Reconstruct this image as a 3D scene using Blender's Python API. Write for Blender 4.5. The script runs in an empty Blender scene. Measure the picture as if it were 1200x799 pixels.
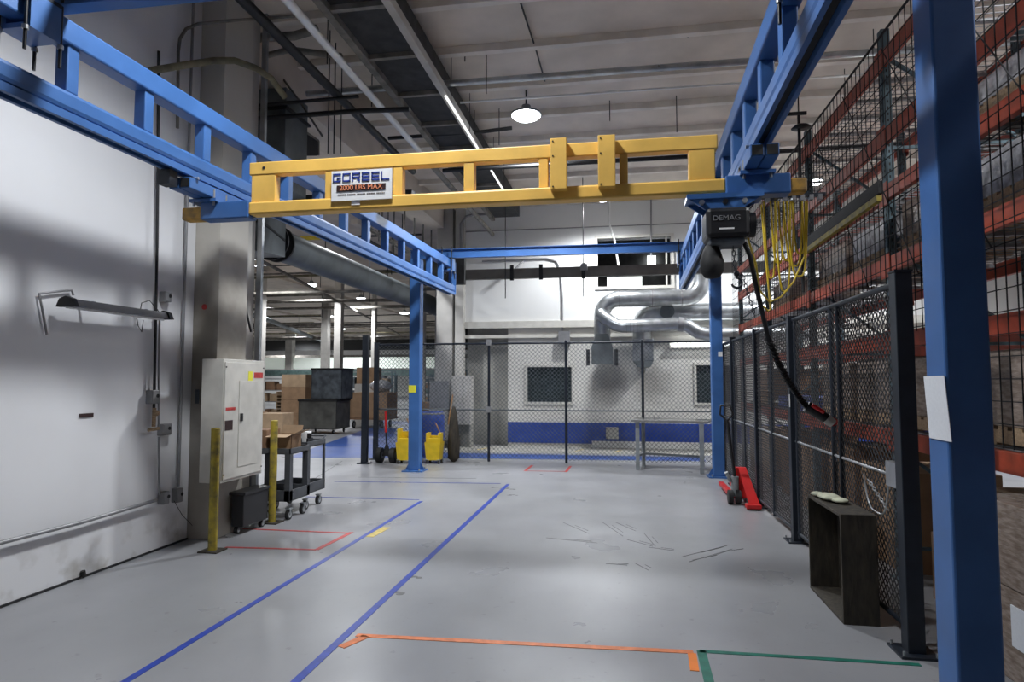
import bpy, math, random
from mathutils import Vector, Matrix
random.seed(7)
C = bpy.context.scene.collection
# ------------------------------------------------------------ camera geometry
FPX, CX, CY, CAMH = 750.0, 600.0, 399.5, 1.65
PITCH = math.radians(3.4717); YAW = math.radians(9.5936)
Fv = Vector((-math.sin(YAW)*math.cos(PITCH), math.cos(YAW)*math.cos(PITCH), math.sin(PITCH)))
Rv = Fv.cross(Vector((0,0,1))).normalized(); Uv = Rv.cross(Fv)
def ray(x, y): return Fv + Rv*((x-CX)/FPX) - Uv*((y-CY)/FPX)
def atY(x, y, Y):
    d = ray(x, y); t = Y/d.y; return Vector((d.x*t, Y, CAMH+d.z*t))
def atX(x, y, X):
    d = ray(x, y); t = X/d.x; return Vector((X, d.y*t, CAMH+d.z*t))
def atZ(x, y, Z=0.0):
    d = ray(x, y); t = (Z-CAMH)/d.z; return Vector((d.x*t, d.y*t, Z))
# ------------------------------------------------------------ mesh builder
class MB:
    def __init__(s): s.v=[]; s.f=[]; s.sm=[]
    def add(s, vs, fs, smooth=False):
        o=len(s.v); s.v+= [tuple(v) for v in vs]
        for f in fs: s.f.append([i+o for i in f]); s.sm.append(smooth)
        return s
    def box(s, a, b, M=None):
        x0,y0,z0=a; x1,y1,z1=b
        vs=[Vector(p) for p in ((x0,y0,z0),(x1,y0,z0),(x1,y1,z0),(x0,y1,z0),(x0,y0,z1),(x1,y0,z1),(x1,y1,z1),(x0,y1,z1))]
        if M is not None: vs=[M@v for v in vs]
        return s.add(vs,[(0,3,2,1),(4,5,6,7),(0,1,5,4),(1,2,6,5),(2,3,7,6),(3,0,4,7)])
    def cbox(s, c, d, rz=0, M=None):
        T=Matrix.Translation(c)@Matrix.Rotation(rz,4,'Z')
        if M is not None: T=Matrix.Translation(c)@M
        return s.box((-d[0]/2,-d[1]/2,-d[2]/2),(d[0]/2,d[1]/2,d[2]/2),T)
    def frame(s,p0,p1,up=None):
        p0=Vector(p0);p1=Vector(p1);d=(p1-p0);L=d.length;d.normalize()
        up=Vector(up) if up else (Vector((0,0,1)) if abs(d.z)<.95 else Vector((0,1,0)))
        a=d.cross(up).normalized(); b=a.cross(d)
        return p0,d,a,b,L
    def bar(s,p0,p1,w,h=None,up=None):
        h=h or w; p0,d,a,b,L=s.frame(p0,p1,up); vs=[]
        for t in (0,L):
            for i,j in ((-1,-1),(1,-1),(1,1),(-1,1)): vs.append(p0+d*t+a*(i*w/2)+b*(j*h/2))
        return s.add(vs,[(0,1,2,3),(7,6,5,4),(0,4,5,1),(1,5,6,2),(2,6,7,3),(3,7,4,0)])
    def cyl(s,p0,p1,r,n=12,r2=None,cap=True):
        r2=r if r2 is None else r2; p0,d,a,b,L=s.frame(p0,p1); vs=[]
        for t,rr in ((0,r),(L,r2)):
            for i in range(n):
                q=2*math.pi*i/n; vs.append(p0+d*t+a*(math.cos(q)*rr)+b*(math.sin(q)*rr))
        s.add(vs,[(i,i+n,(i+1)%n+n,(i+1)%n) for i in range(n)],True)
        if cap: s.add(vs,[tuple(range(n)),tuple(range(2*n-1,n-1,-1))])
        return s
    def tube(s,pts,r,n=8,cap=True):
        pts=[Vector(p) for p in pts]; rings=[]; a=None
        for i,p in enumerate(pts):
            d=((pts[min(i+1,len(pts)-1)]-pts[max(i-1,0)])).normalized()
            if a is None: a=d.cross(Vector((0,0,1)) if abs(d.z)<.9 else Vector((1,0,0))).normalized()
            else: a=(a-d*a.dot(d)).normalized()
            b=d.cross(a); rings.append([p+a*(math.cos(2*math.pi*k/n)*r)+b*(math.sin(2*math.pi*k/n)*r) for k in range(n)])
        vs=[v for R_ in rings for v in R_]; fs=[]
        for i in range(len(pts)-1):
            for k in range(n): fs.append((i*n+k,i*n+(k+1)%n,(i+1)*n+(k+1)%n,(i+1)*n+k))
        s.add(vs,fs,True)
        if cap: s.add(rings[0],[tuple(range(n-1,-1,-1))]); s.add(rings[-1],[tuple(range(n))])
        return s
    def lathe(s,prof,c=(0,0,0),n=24):
        vs=[];c=Vector(c)
        for r,z in prof:
            for k in range(n):
                q=2*math.pi*k/n; vs.append(c+Vector((r*math.cos(q),r*math.sin(q),z)))
        fs=[(i*n+k,i*n+(k+1)%n,(i+1)*n+(k+1)%n,(i+1)*n+k) for i in range(len(prof)-1) for k in range(n)]
        return s.add(vs,fs,True)
    def sphere(s,c,r,n=10,sc=(1,1,1)):
        prof=[(max(1e-4,r*math.sin(math.pi*i/n))*1.0,-r*math.cos(math.pi*i/n)) for i in range(n+1)]
        vs=[];c=Vector(c);m=n*2
        for rr,z in prof:
            for k in range(m):
                q=2*math.pi*k/m; vs.append(c+Vector((rr*math.cos(q)*sc[0],rr*math.sin(q)*sc[1],z*sc[2])))
        return s.add(vs,[(i*m+k,i*m+(k+1)%m,(i+1)*m+(k+1)%m,(i+1)*m+k) for i in range(n) for k in range(m)],True)
    def poly(s,pts,h):   # extruded ground polygon (counter-clockwise)
        n=len(pts); vs=[(x,y,h[0]) for x,y in pts]+[(x,y,h[1]) for x,y in pts]
        return s.add(vs,[tuple(range(n-1,-1,-1)),tuple(range(n,2*n))]+[(i,(i+1)%n,(i+1)%n+n,i+n) for i in range(n)])
    def prism(s,pts,d):  # pts: 3D polygon, extruded by vector d
        n=len(pts); P=[Vector(p) for p in pts]; D=Vector(d)
        return s.add(P+[p+D for p in P],[tuple(range(n-1,-1,-1)),tuple(range(n,2*n))]+[(i,(i+1)%n,(i+1)%n+n,i+n) for i in range(n)])
    def build(s,name,mat,parent=None,loc=None,bevel=0):
        off=Vector(loc) if loc is not None else (Vector(parent['_o']) if parent is not None and '_o' in parent else Vector((0,0,0)))
        me=bpy.data.meshes.new(name)
        me.from_pydata([tuple(Vector(v)-off) for v in s.v],[],s.f)
        me.polygons.foreach_set('use_smooth',s.sm); me.update()
        import bmesh
        bm=bmesh.new(); bm.from_mesh(me); bmesh.ops.recalc_face_normals(bm,faces=bm.faces); bm.to_mesh(me); bm.free()
        if mat: me.materials.append(mat)
        o=bpy.data.objects.new(name,me); C.objects.link(o)
        if parent is not None:
            o.parent=parent
            if '_o' in parent and len(parent.data.vertices if parent.type=='MESH' else [])>0: pass
        elif loc is not None: o.location=loc
        if bevel:
            b=o.modifiers.new('bevel','BEVEL'); b.width=bevel; b.segments=2; b.limit_method='ANGLE'
        return o
def tag(o,label,cat=None,group=None,kind=None):
    if label: o['label']=label
    if cat: o['category']=cat
    if group: o['group']=group
    if kind: o['kind']=kind
    return o
def thing(name,label,cat,loc=(0,0,0),rz=0,group=None):
    o=bpy.data.objects.new(name,None); C.objects.link(o); o.location=loc; o.rotation_euler=(0,0,rz)
    o.empty_display_size=.1; o['_o']=tuple(loc)
    return tag(o,label,cat,group)
def one(name,mb,mat,label,cat,group=None,loc=None,bevel=0):   # a thing that is one mesh, origin at its base
    if loc is None:
        xs=[v[0] for v in mb.v]; ys=[v[1] for v in mb.v]; zs=[v[2] for v in mb.v]
        loc=((min(xs)+max(xs))/2,(min(ys)+max(ys))/2,min(zs))
    return tag(mb.build(name,mat,None,loc,bevel),label,cat,group)
def sub(name,mb,mat,parent,bevel=0):     # a part or sub-part written in world coordinates: walk up for the root's origin
    r=parent; off=Vector((0,0,0))
    while r is not None:
        if r.parent is None: off=Vector(r['_o']) if '_o' in r else r.location.copy()
        r=r.parent
    o=mb.build(name,mat,None,None,bevel)
    for v in o.data.vertices: v.co-=off
    o.parent=parent
    return o
def struct(name,mb,mat,parent=None,kind='structure'):
    if parent is not None: return sub(name,mb,mat,parent)
    o=mb.build(name,mat); o['kind']=kind; return o
def copy_tree(o,parent=None):
    c=o.copy(); C.objects.link(c); c.parent=parent
    for ch in list(o.children): copy_tree(ch,c)
    return c
def text_mesh(txt,size,depth=.002,align='CENTER'):
    cu=bpy.data.curves.new('txt','FONT'); cu.body=txt; cu.size=size; cu.extrude=depth; cu.align_x=align; cu.align_y='CENTER'
    o=bpy.data.objects.new('txt',cu); C.objects.link(o); bpy.context.view_layer.update()
    me=bpy.data.meshes.new_from_object(o.evaluated_get(bpy.context.evaluated_depsgraph_get()))
    bpy.data.objects.remove(o); return me
def text_mb(txt,size,M,sx=1,depth=.002):
    me=text_mesh(txt,size,depth); m=MB()
    m.add([M@Vector((v.co.x*sx,v.co.y,v.co.z)) for v in me.vertices],[tuple(p.vertices) for p in me.polygons]); return m
FACE_CAM=Matrix.Rotation(math.pi/2,4,'X')          # text lying in XY -> facing -Y
# ------------------------------------------------------------ materials
def mat(name,col,rough=.5,metal=0,var=.06,scale=6,bump=0,bscale=40,emit=None,estr=0,rvar=0,spec=None,stretch=None,col2=None,lo=.35,hi=.65,alpha=None,trans=0):
    m=bpy.data.materials.new(name); m.use_nodes=True; nt=m.node_tree; N=nt.nodes; L=nt.links
    b=N['Principled BSDF']; b.inputs['Roughness'].default_value=rough; b.inputs['Metallic'].default_value=metal
    if spec is not None: b.inputs['Specular IOR Level'].default_value=spec
    tc=N.new('ShaderNodeTexCoord'); co=tc.outputs['Object']
    if stretch:
        mp=N.new('ShaderNodeMapping'); mp.inputs['Scale'].default_value=stretch; L.new(co,mp.inputs['Vector']); co=mp.outputs['Vector']
    nz=N.new('ShaderNodeTexNoise'); nz.inputs['Scale'].default_value=scale; nz.inputs['Detail'].default_value=6; L.new(co,nz.inputs['Vector'])
    rp=N.new('ShaderNodeValToRGB'); rp.color_ramp.elements[0].position=lo; rp.color_ramp.elements[1].position=hi
    c1=col2 or tuple(max(0,c*(1-var*2)) for c in col); rp.color_ramp.elements[0].color=(*c1,1); rp.color_ramp.elements[1].color=(*col,1)
    L.new(nz.outputs['Fac'],rp.inputs['Fac']); L.new(rp.outputs['Color'],b.inputs['Base Color'])
    if rvar:
        mr=N.new('ShaderNodeMapRange'); mr.inputs['To Min'].default_value=max(.02,rough-rvar); mr.inputs['To Max'].default_value=min(1,rough+rvar)
        L.new(nz.outputs['Fac'],mr.inputs['Value']); L.new(mr.outputs['Result'],b.inputs['Roughness'])
    if bump:
        n2=N.new('ShaderNodeTexNoise'); n2.inputs['Scale'].default_value=bscale; L.new(co,n2.inputs['Vector'])
        bp=N.new('ShaderNodeBump'); bp.inputs['Strength'].default_value=bump; bp.inputs['Distance'].default_value=.01
        L.new(n2.outputs['Fac'],bp.inputs['Height']); L.new(bp.outputs['Normal'],b.inputs['Normal'])
    if emit: b.inputs['Emission Color'].default_value=(*emit,1); b.inputs['Emission Strength'].default_value=estr
    if alpha is not None: b.inputs['Alpha'].default_value=alpha
    if trans: b.inputs['Transmission Weight'].default_value=trans
    return m
M={}
M['blue']=mat('crane_blue',(.050,.145,.385),.38,0,.10,3,rvar=.08)
M['yellow']=mat('crane_yellow',(.86,.52,.11),.45,0,.08,4)
M['yellow_end']=mat('worn_yellow',(.62,.34,.05),.55,0,.2,14,col2=(.25,.15,.05))
M['safety']=mat('bollard_yellow',(.42,.32,.03),.6,0,.15,14,col2=(.16,.13,.04),lo=.3,hi=.6)
M['bucket']=mat('bucket_yellow',(.75,.52,.02),.4,0,.08,8)
M['white']=mat('white_plastic',(.78,.78,.78),.4,0,.03)
M['offwhite']=mat('offwhite_enamel',(.60,.58,.53),.45,0,.08,5,bump=.05)
M['grey']=mat('grey_enamel',(.28,.30,.31),.5,0,.1,8)
M['cartgrey']=mat('cart_plastic',(.075,.08,.09),.55,0,.12,8)
M['black']=mat('black_plastic',(.012,.012,.014),.4,0,.1)
M['rubber']=mat('black_rubber',(.015,.015,.016),.7,0,.2,20)
M['darksteel']=mat('charcoal_steel',(.018,.024,.036),.45,.2,.15,8)
M['wire']=mat('chainlink_wire',(.085,.085,.09),.45,.5,.1)
M['net']=mat('black_net_cord',(.010,.010,.012),.8)
M['galv']=mat('galvanised',(.52,.54,.56),.33,.85,.16,5,bump=.15,bscale=25,rvar=.12)
M['duct']=mat('dull_duct',(.17,.19,.20),.5,.35,.2,2.5,rvar=.1)
M['conduit']=mat('grey_conduit',(.30,.30,.31),.45,.4,.1)
M['paintpipe']=mat('dusty_pipe',(.26,.24,.21),.7,0,.25,5)
M['blackpipe']=mat('black_pipe',(.02,.02,.022),.5,.2,.2)
M['greybeam']=mat('grey_beam',(.17,.16,.145),.7,0,.12,4)
M['dustyellow']=mat('dusty_yellow_pipe',(.27,.24,.15),.7,0,.25,6)
M['whitepipe']=mat('white_pipe',(.86,.86,.85),.3,.1,.06)
M['orange']=mat('rack_orange',(.42,.060,.025),.5,0,.2,8,col2=(.26,.045,.02))
M['rackblue']=mat('rack_bluegrey',(.10,.16,.19),.55,.2,.2,8)
M['card']=mat('cardboard',(.34,.21,.12),.85,0,.10,5,bump=.06)
M['cardlight']=mat('pale_cardboard',(.46,.32,.20),.85,0,.10,5)
M['carddark']=mat('brown_carton',(.25,.14,.08),.85,0,.12,5)
M['wrap']=mat('stretch_wrapped_carton',(.33,.27,.23),.25,0,.25,12,bump=.4,bscale=18,stretch=(1,1,4),col2=(.20,.15,.12))
M['silverwrap']=mat('silver_wrap',(.55,.55,.57),.25,.2,.3,14,bump=.5,bscale=16,col2=(.26,.25,.26))
M['pallet']=mat('pallet_wood',(.40,.28,.17),.8,0,.2,10,stretch=(1,8,8))
M['oldwood']=mat('dark_weathered_wood',(.060,.048,.032),.75,0,.2,6,bump=.3,bscale=18,stretch=(4,4,1),col2=(.016,.013,.010),lo=.3,hi=.75)
M['steeltop']=mat('worktop_steel',(.50,.50,.49),.25,.9,.1,6)
M['red']=mat('jack_red',(.55,.015,.015),.4,0,.1)
M['redtape']=mat('red_tape',(.55,.045,.04),.5,0,.2,30)
M['bluetape']=mat('blue_tape',(.018,.055,.38),.4,0,.18,12)
M['orangetape']=mat('orange_tape',(.72,.20,.06),.5,0,.14,18)
M['brightorange']=mat('bright_orange_tape',(.85,.22,.02),.5)
M['greentape']=mat('green_tape',(.01,.17,.12),.45,0,.2,12)
M['yellowtape']=mat('yellow_tape',(.60,.45,.10),.5,0,.2,20)
M['bluefloor']=mat('blue_floor_paint',(.035,.09,.33),.35,0,.15,2,rvar=.1)
M['wainscot']=mat('blue_wall_paint',(.015,.055,.32),.5,0,.06,4)
M['concrete']=mat('dirty_concrete',(.36,.34,.31),.85,0,.2,2.2,bump=.15,bscale=14,col2=(.17,.15,.13),lo=.3,hi=.7)
M['palecol']=mat('pale_column',(.50,.48,.45),.8,0,.1,2.5)
M['ceilpaint']=mat('ceiling_paint',(.74,.655,.57),.9,0,.10,1.3)
M['ceilrib']=mat('ceiling_rib_paint',(.80,.74,.67),.8,0,.1,3)
M['glassdark']=mat('dark_window_glass',(.03,.04,.045),.08,0,.1)
M['darkroom']=mat('dark_interior',(.05,.05,.05),.9,0,.2)
M['frame']=mat('window_frame',(.62,.60,.55),.5)
M['bay_wall']=mat('grey_block',(.34,.33,.30),.85,0,.10,2.5)
M['paper']=mat('paper',(.70,.72,.76),.7,0,.03,60)
M['cable']=mat('yellow_cable',(.72,.52,.03),.4,0,.1)
M['label_y']=mat('yellow_label',(.80,.75,.05),.5)
M['navy']=mat('logo_navy',(.015,.04,.28),.5)
M['blk']=mat('sign_dark',(.03,.01,.01),.5)
M['or']=mat('sign_orange',(.85,.30,.15),.5)
M['bluedrum']=mat('blue_plastic',(.02,.06,.32),.35,0,.1)
M['fluo']=mat('fluorescent_tube',(1,1,1),.5,emit=(.95,1,1),estr=9)
M['led']=mat('led_lens',(1,1,1),.5,emit=(.93,.97,1),estr=26)
M['ledfar']=mat('far_led_lens',(1,1,1),.5,emit=(.95,1,1),estr=5)
M['glint']=mat('glowing_strip',(1,1,1),.4,emit=(1,1,.96),estr=1.6)
M['binsteel']=mat('bin_steel',(.13,.13,.12),.55,.3,.25,3)
M['screen']=mat('lit_panel',(.8,.85,.8),.5,emit=(.75,.85,.75),estr=.35)
M['rag']=mat('pale_rag',(.55,.56,.42),.9,0,.15,20)
M['junk']=mat('grey_machine',(.12,.14,.16),.6,0,.3,5)
M['teal']=mat('teal_plastic',(.12,.19,.18),.5,0,.2)
M['wood']=mat('wood_handle',(.36,.20,.09),.6)
M['scuff']=mat('scuff',(.14,.14,.14),.6)

def floor_mat():
    m=mat('floor_epoxy',(.27,.275,.285),.30,0,.04,1.1); nt=m.node_tree; N=nt.nodes; L=nt.links; b=N['Principled BSDF']
    tc=N.new('ShaderNodeTexCoord')
    def noise(scale,detail,st=None,lo=.4,hi=.6):
        mp=N.new('ShaderNodeMapping'); L.new(tc.outputs['Object'],mp.inputs['Vector'])
        if st: mp.inputs['Scale'].default_value=st
        n=N.new('ShaderNodeTexNoise'); n.inputs['Scale'].default_value=scale; n.inputs['Detail'].default_value=detail; L.new(mp.outputs['Vector'],n.inputs['Vector'])
        r=N.new('ShaderNodeMapRange'); r.inputs['From Min'].default_value=lo; r.inputs['From Max'].default_value=hi; L.new(n.outputs['Fac'],r.inputs['Value']); return r.outputs['Result']
    def mix(a,fac,c,k):
        mx=N.new('ShaderNodeMix'); mx.data_type='RGBA'; L.new(a,mx.inputs[6]); mx.inputs[7].default_value=(*c,1)
        mm=N.new('ShaderNodeMath'); mm.operation='MULTIPLY'; mm.inputs[1].default_value=k; L.new(fac,mm.inputs[0]); L.new(mm.outputs[0],mx.inputs[0]); return mx.outputs[2]
    base=b.inputs['Base Color'].links[0].from_socket
    c=mix(base,noise(.35,4,None,.25,.75),(.30,.30,.325),.8)
    c=mix(c,noise(1.6,7,(1,.5,1),.45,.85),(.17,.17,.175),.45)
    c=mix(c,noise(14,3,(1,1,1),.66,.80),(.10,.10,.10),.5)
    L.new(c,b.inputs['Base Color'])
    r=noise(1.3,6,None,.3,.75); mr=N.new('ShaderNodeMapRange'); mr.inputs['To Min'].default_value=.26; mr.inputs['To Max'].default_value=.42
    L.new(r,mr.inputs['Value']); L.new(mr.outputs['Result'],b.inputs['Roughness'])
    return m
M['floor']=floor_mat()
def wall_mat(name,col,dirt,zlo=0,zhi=.5,blobs=()):
    m=mat(name,col,.6,0,.03,.9,bump=.04,bscale=6); nt=m.node_tree; N=nt.nodes; L=nt.links; b=N['Principled BSDF']
    tc=N.new('ShaderNodeTexCoord'); sp=N.new('ShaderNodeSeparateXYZ'); L.new(tc.outputs['Object'],sp.inputs[0])
    n=N.new('ShaderNodeTexNoise'); n.inputs['Scale'].default_value=4; n.inputs['Detail'].default_value=8; L.new(tc.outputs['Object'],n.inputs['Vector'])
    mr=N.new('ShaderNodeMapRange'); mr.inputs['From Min'].default_value=zlo; mr.inputs['From Max'].default_value=zhi; mr.inputs['To Min'].default_value=1; mr.inputs['To Max'].default_value=0
    L.new(sp.outputs['Z'],mr.inputs['Value'])
    r2=N.new('ShaderNodeMapRange'); r2.inputs['From Min'].default_value=.5; r2.inputs['From Max'].default_value=.68; L.new(n.outputs['Fac'],r2.inputs['Value'])
    mu=N.new('ShaderNodeMath'); mu.operation='MULTIPLY'; L.new(mr.outputs[0],mu.inputs[0]); L.new(r2.outputs[0],mu.inputs[1]); fac=mu.outputs[0]
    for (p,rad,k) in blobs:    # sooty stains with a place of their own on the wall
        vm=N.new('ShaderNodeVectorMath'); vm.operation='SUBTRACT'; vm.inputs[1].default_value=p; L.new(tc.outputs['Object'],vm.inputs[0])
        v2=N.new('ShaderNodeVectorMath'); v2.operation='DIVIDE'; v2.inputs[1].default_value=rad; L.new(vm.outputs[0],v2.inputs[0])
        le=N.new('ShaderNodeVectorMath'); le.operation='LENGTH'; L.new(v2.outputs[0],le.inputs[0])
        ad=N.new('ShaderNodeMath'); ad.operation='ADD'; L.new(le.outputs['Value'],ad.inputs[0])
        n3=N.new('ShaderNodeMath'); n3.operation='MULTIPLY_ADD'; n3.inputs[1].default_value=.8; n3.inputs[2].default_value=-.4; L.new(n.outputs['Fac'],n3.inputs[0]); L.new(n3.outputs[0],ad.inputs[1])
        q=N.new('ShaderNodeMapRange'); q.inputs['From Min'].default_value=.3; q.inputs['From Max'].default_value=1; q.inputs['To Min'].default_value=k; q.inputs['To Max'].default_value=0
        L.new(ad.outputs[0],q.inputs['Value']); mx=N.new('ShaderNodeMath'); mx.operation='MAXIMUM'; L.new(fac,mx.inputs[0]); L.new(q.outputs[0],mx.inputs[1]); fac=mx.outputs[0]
    base=b.inputs['Base Color'].links[0].from_socket
    mx=N.new('ShaderNodeMix'); mx.data_type='RGBA'; L.new(fac,mx.inputs[0]); L.new(base,mx.inputs[6]); mx.inputs[7].default_value=(*dirt,1); L.new(mx.outputs[2],b.inputs['Base Color'])
    return m
M['wallwhite']=wall_mat('wall_white_paint',(.74,.74,.755),(.40,.38,.35),0,.5)
M['wallback']=wall_mat('wall_cream_paint',(.66,.64,.60),(.30,.28,.25),-1,-.5,[((-.30,15.9,1.55),(.55,1,.65),.85),((.75,15.9,1.55),(.6,1,.55),.8)])
M['wallup']=wall_mat('wall_panel_paint',(.74,.74,.73),(.5,.48,.45),-1,-.5)
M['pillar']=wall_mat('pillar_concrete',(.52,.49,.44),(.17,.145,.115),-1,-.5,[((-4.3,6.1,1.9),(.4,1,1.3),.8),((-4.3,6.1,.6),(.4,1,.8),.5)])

# ============================================================ SETTING
ZC=6.15
struct('floor',MB().box((-70,-9,-.2),(9,90,0)),M['floor'])
struct('ceiling',MB().box((-70,-9,ZC),(9,90,ZC+.2)),M['ceilpaint'])
struct('wall_left',MB().box((-4.75,-9,0),(-4.45,6.09,ZC)),M['wallwhite'])
struct('trim_1',MB().box((-4.45,-9,0),(-4.437,6.09,.018)),M['blackpipe'])
struct('wall_front',MB().box((-4.75,-9.2,0),(9,-9,ZC)),M['wallup'])
struct('wall_right',MB().box((8.8,-9,0),(9,16.2,ZC)),M['wallup'])
struct('wall_warehouse',MB().box((-70,62,0),(9,62.2,ZC)),M['wallup'])
# pillar at the end of the left wall
struct('trim_5',MB().box((-4.6,6.1,0),(-4.17,6.62,ZC)),M['pillar'])
struct('trim_6',MB().box((-4.75,6.62,0),(-4.32,7.0,ZC)),M['palecol'])
# back wall : full height panels with real openings
bw=MB()
WY0,WY1=15.9,16.15
bw.box((-2.79,WY0,0),(-2.3,WY1,3.0)); bw.box((-1.19,WY0,0),(1.8,WY1,3.0)); bw.box((-2.3,WY0,0),(-1.19,WY1,1.1)); bw.box((-2.3,WY0,1.97),(-1.19,WY1,3.0))
bw.box((2.75,WY0,0),(8.8,WY1,3.0)); bw.box((1.8,WY0,0),(2.75,WY1,1.1)); bw.box((1.8,WY0,2.0),(2.75,WY1,3.0))
struct('wall_back',bw,M['wallback'])
up=MB()
up.box((-3.9,WY0,3.0),(-.53,WY1,ZC)); up.box((1.25,WY0,3.0),(8.8,WY1,ZC)); up.box((-.53,WY0,3.0),(1.25,WY1,3.95)); up.box((-.53,WY0,5.15),(1.25,WY1,ZC))
struct('wall_upper',up,M['wallup'])
struct('trim_2',MB().box((-3.9,WY0-.10,2.95),(8.8,WY0,3.12)).box((-3.9,WY0-.06,2.70),(8.8,WY0,2.78)),M['frame'])
struct('trim_3',MB().box((-3.9,WY0-.02,5.45),(8.8,WY0,5.47)).box((-3.9,WY0-.02,4.35),(8.8,WY0,4.37)),M['conduit'])
struct('trim_4',MB().box((-2.79,WY0-.02,.09),(8.8,WY0,.60)),M['wainscot'])
struct('wall_recess',MB().box((-3.9,WY0+.25,0),(-2.79,WY1+.2,3.0)),M['bay_wall'])
struct('trim_7',MB().box((-4.62,15.75,0),(-4.2,16.15,ZC)),M['palecol'])
struct('trim_8',MB().box((-4.12,15.7,1.43),(-3.9,15.9,ZC)),M['palecol'])
def window(name,x0,x1,z0,z1,bars=True):
    f=MB(); w=.06
    f.box((x0-w,WY0-.03,z0-w),(x1+w,WY0+.05,z0)); f.box((x0-w,WY0-.03,z1),(x1+w,WY0+.05,z1+w)); f.box((x0-w,WY0-.03,z0),(x0,WY0+.05,z1)); f.box((x1,WY0-.03,z0),(x1+w,WY0+.05,z1))
    o=struct(name,f,M['frame']); g=MB().box((x0,WY0+.08,z0),(x1,WY0+.10,z1)); gl=sub('pane',g,M['glassdark'],o); return o
window('window_1',-2.3,-1.19,1.1,1.97); window('window_2',1.8,2.75,1.1,2.0)
o=MB(); w=.07
for a,b in (((-.6,15.86,3.88),(1.32,15.95,3.95)),((-.6,15.86,5.15),(1.32,15.95,5.22)),((-.6,15.86,3.95),(-.53,15.95,5.15)),((1.25,15.86,3.95),(1.32,15.95,5.15)),((1.12,15.9,3.95),(1.16,15.96,5.15))): o.box(a,b)
struct('window_3',o,M['frame'])
struct('wall_beyond_opening',MB().box((-1.5,18.2,3.0),(2.4,18.3,ZC)),M['darkroom'])
one('ceiling_light',MB().box((.78,18.05,4.72),(1.0,18.2,5.1)),M['fluo'],'small bright light seen inside the dark opening high in the back wall','light')
one('sill_panel',MB().box((-.3,15.98,3.951),(.55,16.08,4.2)),M['screen'],'pale green panel standing on the sill of the upper wall opening','panel')
# ceiling ribs: pale seams between concrete planks, one structure
rb=MB(); y=3.8
while y<15.9:
    rb.box((-4.45,y-.05,ZC-.10),(8.8,y+.05,ZC)); y+=1.1
struct('trim_9',rb,M['ceilrib'])
rb=MB()
for x in range(-56,-6,7): rb.box((x-.1,16,ZC-.32),(x+.1,62,ZC-.2))
struct('trim_10',rb,M['ceilpaint'])
struct('trim_11',MB().box((-5.0,7.0,5.55),(-4.45,15.9,ZC)),M['ceilpaint'])
# floor paint
one('floor_marking',MB().poly([(-7.0,12.75),(-2.25,13.34),(1.70,13.6),(1.70,14.25),(-4.0,14.15),(-4.9,15.6),(-6.6,24.0),(-9.6,24.8),(-8.35,20.0)],(0,.003)),M['bluefloor'],'wide blue painted walkway on the floor behind the blue posts','floor paint')
struct('trim_12',MB().poly([(-4.6,14.5),(8.8,14.7),(8.8,15.9),(-4.6,15.9)],(0,.002)),M['bay_wall'])
struct('trim_13',MB().bar((-4.6,8.2,.001),(-5.6,12.4,.001),.012,.003).bar((-4.4,10.4,.001),(-2.4,10.6,.001),.012,.003),M['scuff'])
def tape(p,q,w,m,label,group=None):
    return one('floor_tape',MB().bar((p[0],p[1],.0015),(q[0],q[1],.0015),w,.003),M[m],label,'floor tape',group)
tape((-2.69,2.4),(-2.69,8.5),.05,'bluetape','long blue floor tape line nearer the white left wall')
tape((-1.77,2.4),(-1.77,10.1),.055,'bluetape','long blue floor tape line in the middle of the floor')
tape((-4.4,8.55),(-2.75,8.6),.03,'bluetape','thin blue tape line crossing the floor beside the utility carts')
tape((-4.6,9.9),(-1.9,10.15),.03,'bluetape','faint blue tape line crossing the floor in front of the far left post')
tape((-1.70,4.02),(.42,4.12),.05,'orangetape','long orange tape strip across the floor in the foreground')
tape((-1.72,3.83),(-1.63,4.02),.06,'orangetape','short orange tape stub touching the middle blue line')
tape((.40,3.86),(.41,4.10),.05,'brightorange','short bright orange tape stub beside the green tape')
tape((.44,2.6),(.47,4.15),.055,'greentape','green tape strip running toward the camera')
tape((.46,4.14),(1.70,4.16),.04,'greentape','green tape strip running right to the mesh fence post')
tape((-3.86,5.87),(-2.93,5.93),.035,'redtape','nearer red tape line beside the yellow bollard')
tape((-4.15,6.62),(-2.92,6.62),.035,'redtape','farther red tape line in front of the utility cart')
tape((-2.93,5.93),(-2.89,6.66),.05,'redtape','short red tape line closing the red corner by the blue tape')
tape((-2.62,6.50),(-2.60,6.95),.09,'yellowtape','pale yellow tape patch on the floor beside the blue line')
tape((-1.72,11.6),(-1.70,12.4),.05,'redtape','left short red tape mark by the back fence gate')
tape((-.98,11.6),(-.96,12.4),.05,'redtape','right short red tape mark by the back fence gate')
tape((-1.7,11.62),(-.97,11.66),.03,'redtape','thin red tape line joining the two red marks by the back fence')
tape((-3.35,14.9),(-3.2,15.3),.07,'yellowtape','yellow mark on the rough floor by the recess')
tape((-1.05,14.9),(-.9,15.4),.05,'yellowtape','left yellow mark on the rough floor before the blue wall band')
tape((-.15,14.9),(0,15.4),.05,'yellowtape','right yellow mark on the rough floor before the blue wall band')
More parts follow.
